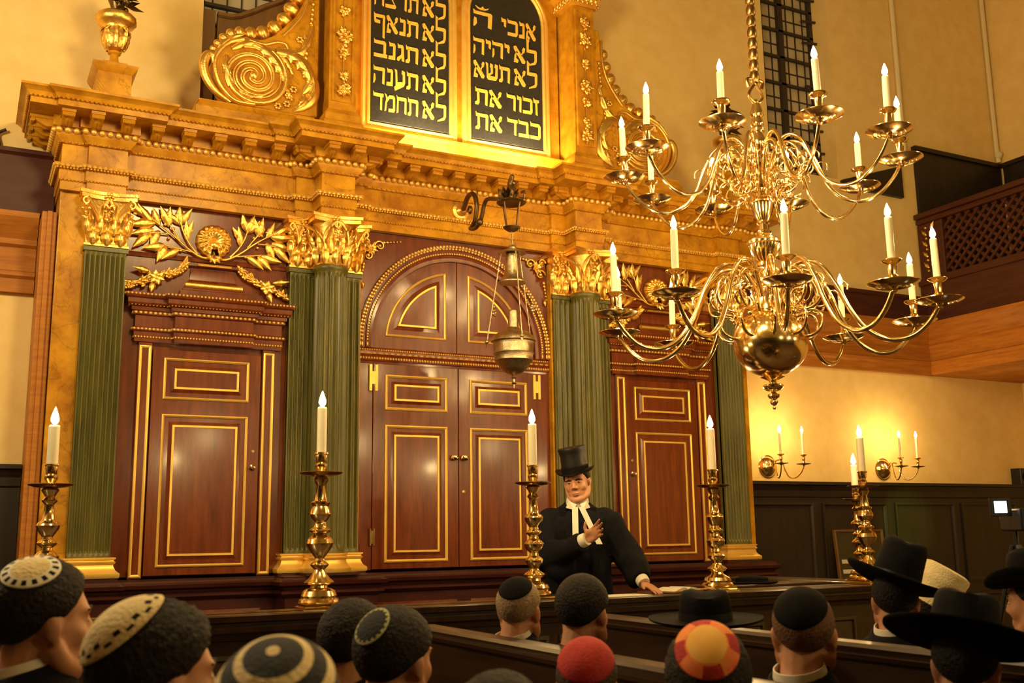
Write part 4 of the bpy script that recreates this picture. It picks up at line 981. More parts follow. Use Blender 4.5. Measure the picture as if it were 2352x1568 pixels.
ch=MB(); 
for i in range(70):
    z=Z(3.965)+i*.075; ch.lathe([(.022,z),(.030,z+.012),(.030,z+.05),(.022,z+.0745)],seg=12,caps=False)
ch.build('suspension_rod',M_BRASSD,CH,angle=40)
def arm_mesh(tier):
    m=MB()
    if tier==0: R=.958; zc=Z(2.44); pts=[(.065,.13),(.10,.23),(.165,.315),(.245,.335),(.33,.29),(.405,.17),(.47,.02),(.56,-.115),(.68,-.185),(.80,-.175),(.89,-.11),(.945,-.03),(R,.0)]; r0=.0155
    else: R=.838; zc=Z(3.385); pts=[(.055,-.05),(.09,.06),(.15,.155),(.225,.175),(.295,.12),(.345,.01),(.40,-.12),(.48,-.205),(.59,-.235),(.70,-.19),(.785,-.10),(.83,-.02),(R,.0)]; r0=.0125
    c=spline([(r,0,zc+z) for r,z in pts],6)
    m.tube(c,[r0*(1.08-.25*i/len(c)) for i in range(len(c))],8)
    # inner scrolls under the arch of the arm
    k=1 if tier==0 else .8
    def sc(cx,cz,rr,a0,turn,w,s=1,n=26):
        P=[];W=[]
        for i in range(n+1):
            t=i/n; q=rr*(1-.78*t); a=a0+s*turn*t; P.append((cx+q*cos(a),0,zc+cz+q*sin(a))); W.append(w*(1-.45*t))
        m.tube(P,W,7); m.sphere(P[-1],w*1.5,8,6)
    if tier==0:
        sc(.20,.14,.155,1.9,-6.6,.014); sc(.235,-.01,.15,2.4,6.2,.0125); sc(.30,.10,.07,.6,-5.5,.008); sc(.10,-.04,.07,-1.2,5.5,.010); sc(.42,.16,.05,-.5,5,.006)
        lf=((.13,.25,120,.07),(.33,.20,-60,.06),(.20,.02,200,.06),(.12,.0,-80,.07))
    else:
        sc(.17,.02,.125,1.9,-6.4,.011); sc(.19,-.10,.12,2.4,6.0,.010); sc(.27,.0,.055,.6,-5.5,.007); sc(.09,-.12,.055,-1.2,5.5,.008); sc(.36,-.0,.045,-.5,5,.005)
        lf=((.12,.10,120,.06),(.29,.05,-60,.05),(.16,-.10,200,.05),(.10,-.13,-80,.06))
    for x,z,an,L_ in lf:
        a=radians(an); m.leaf((x,-.006,zc+z),(cos(a),0,sin(a)),(0,-1,0),L_,.035,curl=.3,bulge=.3,lobes=2,n=7)
    return m,R,zc
cl=[]
b0=atan2(CAMP.y-CY,CAMP.x-CX)
for tier,(ph,rp,rc,rcan,hcan,hcup) in enumerate(((radians(6.227),.132,.055,.0200,.245,.145),(radians(23.166),.128,.052,.0195,.225,.135))):
    m,R,zc=arm_mesh(tier); A0=None
    s=rp/.13
    pan=MB().lathe([(.018,-.012),(.022,-.004),(.045*s,-.003),(.05*s,-.007),(.062*s,-.002),(.068*s,-.005),(.085*s,.001),(.092*s,-.002),(.12*s,.010),(.132*s,.017),(.131*s,.021),(.11*s,.013),(.07*s,.008),(.02,.009)],c=(R,0,zc),seg=36).lathe([(.010,-.035),(.018,-.028),(.018,-.018),(.012,-.011)],c=(R,0,zc),seg=12)
    cup=MB().lathe([(.014,.008),(.024,.014),(.017,.024),(.014,.036),(.022,.044),(.026,.054),(.019,.062),(.020,.075),(.024,.105),(.022,.115),(.028,.120),(.045,.128),(rc,.138),(rc-.002,.142),(.03,.134),(.020,.132)],c=(R,0,zc),seg=20)
    for k in range(10):
        a=b0+ph+k*pi/5
        if A0 is None:
            A0=m.build('arm',M_BRASS,CH,angle=60); pan.build('drip_pan',M_BRASS,A0,angle=40); cup.build('candle_cup',M_BRASS,A0,angle=40); o=A0
            for c_ in A0.children: pass
        else: o=copy_tree(A0,CH)
        o.rotation_euler=(0,0,a)
        cl.append((tier,(CX+R*cos(a),CY+R*sin(a),1.90+zc+hcup-.014),rcan,hcan))
for tier,nm in ((0,'lower'),(1,'upper')):
    L_=sorted([c for c in cl if c[0]==tier],key=lambda c:scr_x(c[1]))
    for i,c in enumerate(L_):
        candle(*c[1],c[2],c[3]-(.03 if i in (4,7) and tier else 0),'lit candle on the chandelier %s tier, %s of its ten'%(nm,ORD[i]),'candles on the %s chandelier tier'%nm,tilt=(random.uniform(-.02,.02),random.uniform(-.02,.02)))
# ------------------------------------------------------------------ floor of the ark platform, rail
t=tag(MB().box(-4.2,3.05,-2.75,YW-.13,ZF+.0005,-.05).build('platform',M_MAHOGD,smooth=False,bevel=.01),'low raised platform in front of the ark','platform')
RX0,RX1=-3.75,2.45; RY0,RY1=-2.50,-2.20; RZ=.818
rl=empty('front_rail',(0,-2.35,-.05)); tag(rl,'long dark wooden rail in front of the ark carrying the tall candlesticks','rail')
DM=Matrix.Translation((0,2.35,.05))
MB().box(RX0+.03,RX1-.03,RY0+.05,RY1-.05,-.05,RZ-.09).moved(DM).build('body',M_PEW,rl,smooth=False)
MB().sweep([(RX0,RY1),(RX0,RY0),(RX1,RY0),(RX1,RY1)],[(-.12,RZ-.13),(-.03,RZ-.125),(-.025,RZ-.10),(.0,RZ-.085),(.004,RZ-.06),(-.012,RZ-.055),(-.012,RZ-.04),(.012,RZ-.034),(.016,RZ-.006),(.008,RZ),(-.14,RZ)]).box(RX0+.05,RX1-.05,RY0+.1,RY1,RZ-.1,RZ).moved(DM).build('top_molding',M_PEW,rl,angle=25)
m=MB()
x=RX0+.1
while x+.8<RX1:
    m.polyframe([(x,.02),(x+.72,.02),(x+.72,.62),(x,.62)],[(0,.0),(0,.012),(.02,.016),(.03,.004),(.05,.008)],RY0+.05,fill=True); x+=.79
m.moved(DM).build('panel',M_PEW,rl,angle=20)
# ------------------------------------------------------------------ candlesticks
PA=[(.098,.03),(.108,.038),(.104,.05),(.090,.058),(.094,.07),(.084,.095),(.068,.105),(.046,.11),(.044,.122),(.072,.130),(.080,.138),(.072,.146),(.056,.158),(.040,.180),(.030,.196),(.027,.204),(.045,.222),(.050,.230),(.044,.238),(.026,.250),(.023,.262),(.040,.285),(.062,.315),(.072,.340),(.066,.362),(.046,.378),(.035,.386),(.036,.392),(.054,.400),(.058,.408),(.052,.416),(.036,.424),(.030,.440),(.030,.452),(.048,.472),(.058,.492),(.054,.512),(.042,.534),(.050,.546),(.052,.554),(.046,.560),(.033,.564),(.023,.640),(.026,.648),(.034,.660),(.040,.676),(.034,.684),(.03,.69)]
PB_=[(.098,.03),(.108,.038),(.104,.05),(.090,.058),(.094,.07),(.084,.09),(.062,.10),(.042,.112),(.040,.125),(.062,.138),(.068,.148),(.058,.158),(.034,.172),(.027,.185),(.040,.205),(.055,.222),(.058,.236),(.050,.248),(.030,.262),(.027,.28),(.05,.30),(.060,.318),(.064,.335),(.05,.352),(.030,.366),(.028,.380),(.046,.395),(.052,.405),(.044,.415),(.029,.424),(.027,.436),(.040,.455),(.055,.478),(.060,.496),(.052,.512),(.038,.520),(.032,.528),(.022,.602),(.026,.610),(.038,.622),(.040,.630),(.030,.640),(.024,.648),(.034,.664),(.046,.682),(.04,.69)]
def candlestick(x,y,z,kind,label,ch,cl_label,scale=1.0,rcan=.0265):
    t=empty('candlestick',(x,y,z),random.uniform(-.05,.05)); t.scale=(scale,)*3; tag(t,label,'candlestick','tall brass candlesticks')
    b=MB().sweep([(-.092,.092),(-.092,-.092),(.092,-.092),(.092,.092)],[(-.09,.0),(.012,.0),(.012,.012),(0,.018),(0,.030),(-.09,.031)],closed=True,caps=False)
    # feet and base mouldings
    b.build('base',M_BRASS,t,angle=30)
    MB().lathe(PA if kind else PB_,seg=36,fl=lambda r,q,a: r*(1+(.02*cos(8*a) if .56<q<.65 else 0))).build('stem',M_BRASS,t,angle=35)
    MB().lathe([(.03,.690),(.05,.694),(.085,.699),(.112,.708),(.116,.713),(.112,.716),(.08,.708),(.03,.705)],seg=40).build('drip_pan',M_BRASSD,t,angle=35)
    MB().lathe([(.020,.704),(.018,.716),(.026,.728),(.033,.742),(.033,.756),(.026,.764),(.029,.770),(.031,.80),(.031,.808),(.038,.814),(.038,.820),(.030,.824),(.027,.815)],seg=28).build('candle_cup',M_BRASS,t,angle=35)
    candle(x,y,z+.812*scale,rcan,ch,cl_label,'thick candles in the tall candlesticks',fl=.085,fr=.019)
RB=RZ+.0005
candlestick(-3.215,-2.35,RB,0,'tall brass candlestick standing at the far left, above the boy in profile',.195,'thick lit candle in the far left candlestick, against the marbled pier',.895)
candlestick(-1.882,-2.35,RB,1,'tall brass candlestick in front of the left pair of green pilasters and column',.255,'thick lit candle in front of the left green column')
candlestick(-.585,-2.35,RB,0,'tall brass candlestick beside the man in the top hat',.255,'thick lit candle next to the top hat',.945)
candlestick(.75,-2.35,RB,0,'tall brass candlestick in front of the right small door of the ark',.275,'thick lit candle in front of the right small ark door',.94)
candlestick(2.08,-2.35,RB,1,'nearer of the two brass candlesticks standing close together at right',.25,'taller of the two thick candles close together at right',.95)
# side rail returning to the wall with one more candlestick
t=empty('side_rail',(2.5,-1.6,-.05)); tag(t,'dark side rail running back to the wall at the right of the platform','rail')
MB().box(-.14,.14,-.56,1.2,0,.80).build('body',M_PEW,t,smooth=False); MB().box(-.18,.18,-.58,1.22,.80,.86).build('top_molding',M_PEW,t,smooth=False,bevel=.012)
candlestick(2.46,-1.90,.8105,0,'farther of the two brass candlesticks standing close together at right',.17,'shorter of the two thick candles close together at right',.86)
# ------------------------------------------------------------------ wall sconces
def sconce(x,label,nm,sp):
    t=empty('wall_sconce',(x,YW-.0005,1.835)); tag(t,label,'sconce','wall sconces right of the ark')
    MB().lathe([(.118,0),(.118,.006),(.108,.012),(.104,.012),(.09,.035),(.06,.06),(.03,.072),(.02,.08),(.016,.09),(.001,.092)],seg=36,M=Matrix.Rotation(pi/2,4,'X')).build('back_plate',M_BRASS,t,angle=40)
    pos=[]
    for s in (-1,1):
        ex,ey=s*sp,-.37
        def P(u,z): return (ex*u,-.08+(ey+.08)*u,z)
        c=spline([P(0,-.005),P(.14,.055),P(.30,.045),P(.40,-.05),P(.52,-.115),P(.70,-.125),P(.88,-.085),P(.98,-.03),P(1,0)],5)
        a=MB().tube(c,.0065,7).build('arm',M_BRASS,t)
        MB().lathe([(.008,-.014),(.012,-.004),(.04,.0),(.07,.006),(.072,.010),(.03,.006),(.01,.006)],c=(ex,ey,.0),seg=24).build('drip_pan',M_BRASSD,a,angle=40)
        MB().lathe([(.009,.005),(.016,.018),(.010,.032),(.016,.045),(.018,.06),(.013,.075),(.020,.085),(.036,.094),(.034,.098),(.012,.09)],c=(ex,ey,.0),seg=16).build('candle_cup',M_BRASS,a,angle=40)
        pos.append((x+ex,YW+ey,1.835+.088))
    for p,w in zip(pos,('left','right')):
        candle(*p,.0115,.225,'slim lit candle on the %s arm of the %s wall sconce'%(w,nm),'slim candles on the wall sconces',fl=.062,fr=.0135)
sconce(3.63,'brass two armed wall sconce next to the right end of the ark','nearer',.145)
sconce(5.24,'brass two armed wall sconce farther along the right wall, away from the ark','farther',.125)
# ------------------------------------------------------------------ pews
def pew(x,y0,y1,label,seat=.42):
    t=empty('pew',(x,y1,ZF)); tag(t,label,'pew','high backed pews')
    L_=y1-y0; H=1.133
    MB().box(-.02,.02,-L_,0,.0,H-.04).build('back_panel',M_PEW,t,smooth=False)
    MB().sweep([(-.035,-L_),(-.035,0),(.035,0),(.035,-L_)][::-1],[(-.034,H-.055),(.0,H-.05),(.006,H-.035),(-.004,H-.03),(.0,H-.024),(.006,H-.012),(.0,H),(-.034,H+.004)]).build('top_rail',M_PEW,t,angle=25)
    MB().box(.021,seat,-L_,-.04,.35,.39).build('seat',M_PEW,t,smooth=False,bevel=.01)
    MB().box(-.03,seat+.02,-.04,-.0005,.0,.62).box(-.04,.04,-.045,0,.62,H-.056).build('bench_end',M_PEW,t,smooth=False,bevel=.01)
    return t
pew(-1.88,-8.6,-3.80,'long dark pew whose top rail crosses below the grey haired man')
pew(-1.01,-8.6,-3.74,'dark pew behind the man with the wide brimmed hat, farther right')
# ------------------------------------------------------------------ small things
t=empty('open_book',(.47,-2.30,RB)); t.rotation_euler=(0,0,.3); tag(t,'open worn book lying on the front rail right of the speaker hand','book')
MB().box(-.15,.15,-.09,.09,0,.012).build('cover',M_BROWNP,t,smooth=False,bevel=.003)
m=MB()
for s in (-1,1):
    m.grid([[(s*.14*k/8,yy,.012+.022*sin(pi*(k/8)**.6)*(1-.2*k/8)) for k in range(9)] for yy in (-.082,.082)])
    m.add([(s*.14*k/8,-.082,.012+.022*sin(pi*(k/8)**.6)*(1-.2*k/8)) for k in range(9)]+[(s*.14,-.082,.012),(0,-.082,.012)],[tuple(range(11))])
m.build('pages',M_PAPER,t)
t=MB().box(-.16,.16,-.10,.10,0,.004).build('paper_sheet',M_PAPER,None,smooth=False,loc=(-.02,-2.40,RB)); tag(t,'pale sheet of paper lying on the rail before the speaker','paper')
t=empty('reading_desk',(1.75,-1.55,-.05)); tag(t,'dark low desk behind the rail carrying a flat black hat','desk')
MB().box(-.55,.55,-.18,.18,.80,.86).build('top',M_PEW,t,smooth=False,bevel=.012); MB().box(-.5,.5,-.14,.14,0,.80).build('body',M_PEW,t,smooth=False)
t=MB().lathe([(.001,.03),(.12,.028),(.13,.012),(.19,.008),(.205,.016),(.20,.02),(.13,.02),(.125,.045),(.10,.058),(.001,.06)],seg=32,sy=.86).build('flat_hat',M_FELT,None,loc=(1.70,-1.55,.8025)); tag(t,'flat black hat lying on the dark desk behind the rail','hat')
t=empty('framed_board',(4.71,.20,ZF+.0005)); t.rotation_euler=(radians(-5),0,0); tag(t,'tall glazed frame leaning against the dark wainscot right of the ark','picture frame')
MB().polyframe([(-.34,0),(.34,0),(.34,1.50),(-.34,1.50)],[(0,0),(0,.02),(.006,.026),(.022,.02),(.028,.008)],0).box(-.34,.34,.0,.012,0,1.5).build('frame',M_BROWNP,t,smooth=False)
MB().box(-.315,.315,-.008,-.001,.025,1.475).build('glass',mat('dark_picture_glass',(.03,.026,.012),.12,spec=.6),t,smooth=False)
MB().box(-.28,.12,-.012,-.0085,1.06,1.10).box(-.28,.05,-.012,-.0085,1.16,1.20).build('pale_strip',M_PAPER,t,smooth=False)  # two pale strips across the glass
t=empty('loudspeaker',(7.39,YW-.09,1.6845)); tag(t,'small black box loudspeaker on the wainscot ledge at the far right','loudspeaker')
MB().box(-.085,.085,-.04,.10,0,.19).build('cabinet',M_PLASTIC,t,smooth=False,bevel=.006); MB().lathe([(.06,0),(.055,.004),(.001,-.01)],c=(0,0,0),seg=20,M=Matrix.Translation((0,-.04,.09))@Matrix.Rotation(pi/2,4,'X')).build('cone',M_FELT,t)
# video camera on a tripod
vx,vy,vz=1.83,-3.73,1.256
t=empty('tripod',(vx,vy,ZF+.0005)); tag(t,'dark tripod under the video camera at the right edge','tripod')
hh=vz-ZF-.09
for i in range(3):
    a=i*2*pi/3; MB().tube([(0.02*cos(a),.02*sin(a),hh-.08),(.36*cos(a),.36*sin(a),0.012)],[.016,.011],8).build('leg',M_PLASTIC,t)
MB().tube([(0,0,.35),(0,0,hh)],.014,8).build('column',M_PLASTIC,t)
t=empty('video_camera',(vx,vy,vz-.0895),radians(-27)); tag(t,'black video camera with a lit flip out screen at the right edge','camera')
MB().box(-.02,.16,-.12,.14,0,.13).build('body',M_PLASTIC,t,smooth=False,bevel=.012); MB().tube([(.07,.14,.07),(.07,.24,.07)],.042,20).build('lens',M_PLASTIC,t)
f=MB().box(-.155,-.03,-.05,-.035,.085,.19).build('flip_screen',M_PLASTIC,t,smooth=False,bevel=.004)
MB().box(-.130,-.058,-.052,-.0505,.105,.172).build('lit_display',M_SCREEN,f,smooth=False)
# ------------------------------------------------------------------ people
def fuse(mb,voxel,name,smooth=2,fac=.5):
    me=bpy.data.meshes.new('tmp'); me.from_pydata(mb.v,[],mb.f); me.update()
    o=bpy.data.objects.new('tmp',me); COL.objects.link(o)
    r=o.modifiers.new('r','REMESH'); r.mode='VOXEL'; r.voxel_size=voxel; r.use_smooth_shade=True
    s=o.modifiers.new('s','SMOOTH'); s.iterations=smooth; s.factor=fac
    dg=bpy.context.evaluated_depsgraph_get(); dg.update()
    out=bpy.data.meshes.new_from_object(o.evaluated_get(dg)); out.name=name
    bpy.data.objects.remove(o); bpy.data.meshes.remove(me)
    out.polygons.foreach_set('use_smooth',[True]*len(out.polygons))
    return out
def mobj(name,me,mt,par):
    o=bpy.data.objects.new(name,me); COL.objects.link(o); o.parent=par
    if not me.materials: me.materials.append(mt)
    if me.materials[0]!=mt:
        o.material_slots[0].link='OBJECT'; o.material_slots[0].material=mt
    return o
def EL(mb,c,r,M=None,rot=None,seg=14,rings=10):
    MM=Matrix.Translation(Vector(c))
    if rot: MM=MM@Matrix.Rotation(rot[0],4,'X')@Matrix.Rotation(rot[1],4,'Y')@Matrix.Rotation(rot[2],4,'Z')
    if M is not None: MM=M@MM
    mb.sphere((0,0,0),r,seg,rings,0,MM)
def head(mb,M,fine=True):
    EL(mb,(0,-.012,.035),(.075,.095,.084),M,seg=24,rings=16)
    EL(mb,(0,.024,-.012),(.066,.066,.082),M,seg=22,rings=16); EL(mb,(0,.034,-.056),(.055,.050,.056),M,seg=20,rings=14)
    EL(mb,(0,.058,-.092),(.030,.024,.024),M); EL(mb,(0,.045,.02),(.058,.046,.052),M,seg=18,rings=12)
    for s in (-1,1):
        EL(mb,(s*.029,.050,-.022),(.036,.030,.036),M); limb(mb,[M@Vector(q) for q in ((s*.060,-.004,-.040),(s*.050,.022,-.076),(s*.020,.056,-.096),(0,.062,-.098))],[.022,.024,.025,.025])
        EL(mb,(s*.029,.073,.024),(.027,.013,.009),M); EL(mb,(s*.013,.090,-.029),(.0085,.011,.0075),M)
        EL(mb,(s*.076,-.012,-.008),(.008,.018,.029),M,(.15,0,s*-.35)); EL(mb,(s*.081,-.020,.003),(.005,.012,.021),M,(.15,0,s*-.5)); EL(mb,(s*.075,-.002,-.032),(.007,.008,.010),M)
        EL(mb,(s*.031,.076,.004),(.014,.008,.008),M); EL(mb,(s*.070,-.010,.002),(.012,.022,.030),M)
    mb.tube([M@Vector(p) for p in ((0,.078,.030),(0,.088,.010),(0,.099,-.012),(0,.105,-.024),(0,.094,-.033))],[.010,.010,.0115,.0115,.008],10)
    EL(mb,(0,.084,-.060),(.022,.009,.006),M); EL(mb,(0,.082,-.070),(.019,.009,.0065),M); EL(mb,(0,.074,-.050),(.024,.016,.018),M)
def limb(mb,pts,rad,n=5,seg=12):
    P=spline(pts,n); k=len(P); R=[]
    for i in range(k):
        t=i/(k-1)*(len(rad)-1); a=int(min(t,len(rad)-2)); R.append(rad[a]+(rad[a+1]-rad[a])*(t-a))
    mb.tube(P,R,seg)
def hand(mb,W,D,S,N,curl=.35,spread=.10,sc=1.0,curls=None,thumb=(.75,.55,.15)):
    W=Vector(W);D=Vector(D).normalized();S=Vector(S);S=(S-D*S.dot(D)).normalized();N0=Vector(N);N=D.cross(S); N=N if N.dot(N0)>0 else -N
    B=Matrix(((S.x,D.x,N.x,0),(S.y,D.y,N.y,0),(S.z,D.z,N.z,0),(0,0,0,1)))
    def P(s,d,n): return W+(S*s+D*d+N*n)*sc
    MM=Matrix.Translation(P(0,.05,0))@B; mb.sphere((0,0,0),(.040*sc,.052*sc,.0155*sc),14,10,0,MM)
    MM=Matrix.Translation(P(.022,.034,.006))@B; mb.sphere((0,0,0),(.020*sc,.030*sc,.016*sc),12,8,0,MM)
    MM=Matrix.Translation(P(-.022,.034,.004))@B; mb.sphere((0,0,0),(.018*sc,.034*sc,.014*sc),12,8,0,MM)
    for i,(s0,L_,r) in enumerate(((.030,.074,.0088),(.010,.083,.009),(-.0105,.077,.0087),(-.029,.060,.0076))):
        cu=curls[i] if curls else curl*(1+.12*i); a=(1.2-i*.85)*spread; p=P(s0,.078-.004*abs(i-1),0); pts=[P(s0*.8,.05,0),p]; an=cu*.45
        for f in (.45,.31,.24):
            d=(D*cos(an)+N*sin(an)); d=(d+S*a).normalized(); p=p+d*L_*f*sc; pts.append(p); an+=cu*.8
        mb.tube(pts,[r*sc*1.02,r*sc*1.06,r*sc*.98,r*sc*.9,r*sc*.72],9)
        mb.sphere(pts[-1],r*sc*.72,8,6)
    p=P(.028,.018,.004); t=(S*thumb[0]+D*thumb[1]+N*thumb[2]).normalized(); pts=[P(.012,.01,.002),p,p+t*.032*sc,p+(t*.9+D*.25).normalized()*.060*sc]
    mb.tube(pts,[.013*sc,.0125*sc,.0108*sc,.0082*sc],9); mb.sphere(pts[-1],.0082*sc,8,6)
HZ=1.178
def seated(arms,name,yaw=0,voxel=.0068):
    mb=MB(); M=Matrix.Translation((0,.03,HZ))@Matrix.Rotation(-radians(yaw),4,'Z'); head(mb,M)
    limb(mb,[(0,.012,1.14),(0,.0,1.08),(0,-.012,1.02)],[.054,.056,.066])
    mb.lathe([(.02,.46),(.15,.48),(.165,.56),(.14,.68),(.15,.82),(.165,.92),(.14,1.0),(.07,1.045),(.02,1.05)],(0,-.01,0),20,sy=.66)
    for s in (-1,1):
        limb(mb,[(s*.09,0,.52),(s*.10,.18,.53),(s*.105,.33,.50)],[.085,.075,.056]); limb(mb,[(s*.105,.325,.50),(s*.105,.31,.28),(s*.105,.27,.07)],[.056,.052,.036]); EL(mb,(s*.105,.31,.035),(.042,.105,.034))
    for (sh,el,wr,D,S,N) in arms:
        limb(mb,[sh,el],[.050,.040]); limb(mb,[el,wr],[.041,.027]); hand(mb,wr,D,S,N)
    return fuse(mb,voxel,name,3)
LAP=[((s*.175,-.01,.985),(s*.205,.06,.71),(s*.13,.25,.62),(-s*.25,.9,-.2),(-s,-.2,.2),(0,0,-1)) for s in (-1,1)]
def coat(arms,name,voxel=.013):
    mb=MB()
    mb.lathe([(.02,.455),(.18,.46),(.185,.55),(.168,.68),(.175,.82),(.188,.91),(.178,.97),(.15,1.02),(.095,1.06),(.068,1.085),(.03,1.085)],(0,-.012,0),28,sy=.68)
    for s in (-1,1): EL(mb,(s*.165,-.012,.965),(.075,.068,.062))
    for (sh,el,wr,D,S,N) in arms:
        e=Vector(el);w=Vector(wr); limb(mb,[sh,el],[.070,.060]); limb(mb,[el,w.lerp(e,.06)],[.060,.042])
    return fuse(mb,voxel,name,3)
def trousers(name):
    mb=MB()
    for s in (-1,1): limb(mb,[(s*.09,0,.53),(s*.10,.18,.54),(s*.105,.345,.50)],[.10,.092,.074]); limb(mb,[(s*.105,.34,.50),(s*.105,.325,.28),(s*.105,.285,.08)],[.072,.065,.058])
    return fuse(mb,.016,name,2)
HC=Vector((0,.018,HZ+.035)); HR=(.078,.098,.088)   # skull centre and radii (body space)
def sstep(a,b,x):
    t=min(1,max(0,(x-a)/(b-a))); return t*t*(3-2*t)
def hairline(f):
    for (a,va),(b,vb) in zip(((-1.01,-.92),(-.55,-.86),(-.15,-.42),(.3,-.20),(.55,.05),(.8,.52),(1.01,.60)),((-.55,-.86),(-.15,-.42),(.3,-.20),(.55,.05),(.8,.52),(1.01,.60))):
        if f<=b: return va+(vb-va)*(f-a)/(b-a)
    return .6
def hair(par,mt,thick=.10,amp=.02,fr=22,recede=0,seed=0,name='hair',full=0):
    mb=MB(); rows=[]; NA,NB=72,48
    off=Vector((seed*3.1,seed*1.7,0))
    for i in range(NB+1):
        t=pi*i/NB; row=[]
        for j in range(NA):
            a=2*pi*j/NA; d=Vector((sin(t)*cos(a),sin(t)*sin(a),-cos(t)))
            b=d.z-hairline(d.y-recede)
            k=sstep(0,.22,b); m=1+thick*k*(1+full*max(0,d.z)) if b>0 else 1-.22*sstep(0,.18,-b)
            if k>0: m+=amp*k*mnoise.noise(d*fr+off)+amp*.6*k*mnoise.noise(d*fr*2.3+off)
            nape=1-.18*sstep(-.5,-1,d.z)*0
            row.append((HC.x+HR[0]*m*d.x,HC.y+HR[1]*m*d.y,HC.z+HR[2]*m*d.z))
        rows.append(row)
    mb.grid(rows,wrap=True)
    return mb.build(name,mt,par,angle=80)
def cap(par,mats,pattern,ang=38,tilt=28,roll=0,r=1.13,crown=.0,rim=.006,name='skullcap',spin=0,seg=72,rings=14):
    # spherical cap sitting on the crown; pattern(ring fraction, angle) -> material index
    mb=MB(); ax=Vector((0,0,1)); Mx=Matrix.Rotation(radians(roll),4,'Y')@Matrix.Rotation(radians(tilt),4,'X')
    def pt(th,a,k):
        d=Mx@Vector((sin(th)*cos(a),sin(th)*sin(a),cos(th))); 
        return (HC.x+HR[0]*k*d.x,HC.y+HR[1]*k*d.y,HC.z+HR[2]*k*d.z)
    A=radians(ang)
    for i in range(rings):
        f0,f1=i/rings,(i+1)/rings
        for j in range(seg):
            a0,a1=2*pi*j/seg,2*pi*(j+1)/seg
            kk=lambda f:r+crown*(1-f*f)
            vs=[pt(A*f0,a0,kk(f0)),pt(A*f0,a1,kk(f0)),pt(A*f1,a1,kk(f1)),pt(A*f1,a0,kk(f1))]
            mb.add(vs,[(0,3,2,1)] if i else [(0,3,2)],pattern((f0+f1)/2,(a0+a1)/2))
    rw=[[pt(A,2*pi*j/seg,r) for j in range(seg)],[pt(A*1.02,2*pi*j/seg,r-.02) for j in range(seg)],[pt(A*1.0,2*pi*j/seg,r-.07) for j in range(seg)]]
    mb.grid(rw,pattern(.99,0.01),wrap=True)
    return mb.build(name,mats,par,angle=60)
def hat_fedora(par,mt,tilt=8,roll=0,brim=.165,up=.0,ch=.115,dz=.0,name='hat',pinch=.02):
    M=Matrix.Translation((HC.x,HC.y-.002,HC.z+.022+dz))@Matrix.Rotation(radians(roll),4,'Y')@Matrix.Rotation(radians(tilt),4,'X')
    mb=MB(); rows=[]
    prof=[(.086,-.002),(.089,.01),(.088,.04),(.085,.07),(.081,ch*.85),(.072,ch),(.05,ch+.006),(.02,ch-.004),(.001,ch-.006)]
    for r_,z in prof:
        rows.append([(r_*cos(a)*1.0*(1-(pinch*9*max(0,sin(a))**2 if z>ch*.7 else 0)),r_*1.18*sin(a),z-(pinch*(1-abs(cos(a)))*1.1 if (z>=ch and r_>.02) else 0)) for a in [2*pi*j/48 for j in range(48)]])
    mb.grid(rows,M=M,wrap=True)
    rows=[]
    for t,dz_ in ((0,0),(.25,-.002),(.5,-.003),(.75,-.001),(.95,.006),(1,.010),(1,.015),(.93,.011),(.5,.004),(0,.006)):
        r_=.083+(brim-.083)*t
        rows.append([(r_*cos(a)*1.0,r_*1.12*sin(a),dz_+up*t*t*abs(cos(a))**2-.012*t*max(0,sin(a))) for a in [2*pi*j/48 for j in range(48)]])
    mb.grid(rows,M=M,wrap=True)
    h=mb.build(name,mt,par,angle=60)
    b=MB(); rows=[[(.0905*cos(a),.0905*1.18*sin(a),z) for a in [2*pi*j/48 for j in range(48)]] for z in (.004,.034)]
    b.grid(rows,M=M,wrap=True); b.build('hat_band',M_SILK,h)
    return h
def collar(par,M=None,r=.066,h=.036,mt=M_WHITE,zc=1.068,tilt=14):
    MM=Matrix.Translation((0,-.004,zc))@Matrix.Rotation(radians(tilt),4,'X')
    mb=MB(); rows=[[(rr*cos(a),rr*1.06*sin(a),z) for a in [2*pi*j/40 for j in range(40)]] for rr,z in ((r-.004,-.03),(r+.010,-.026),(r+.004,h*.5),(r,h),(r-.003,h),(r-.004,0))]
    mb.grid(rows,M=MM,wrap=True); return mb.build('shirt_collar',mt,par,angle=50)
def lapel(par,mt):
    mb=MB()
    MM=Matrix.Translation((0,-.006,1.06))@Matrix.Rotation(radians(14),4,'X')
    rows=[[(rr*cos(a),rr*1.08*sin(a),z) for a in [2*pi*j/40 for j in range(40)]] for rr,z in ((.068,-.02),(.104,-.045),(.100,-.022),(.080,.024),(.074,.026),(.070,.0))]
    mb.grid(rows,M=MM,wrap=True); return mb.build('jacket_collar',mt,par,angle=50)
COATM=coat(LAP,'coat_mesh'); TROU=trousers('trousers_mesh')
SEATS={y:seated(LAP,'seated_body',y) for y in (0,-25,-45)}
def turn(o,yaw):
    # turn a hat, cap or hair with the head, about the neck axis
    p=Vector((0,.03,0)); R=Matrix.Rotation(-radians(yaw),4,'Z'); q=p-R@p
    o.location=q; o.rotation_euler=(0,0,-radians(yaw)); return o
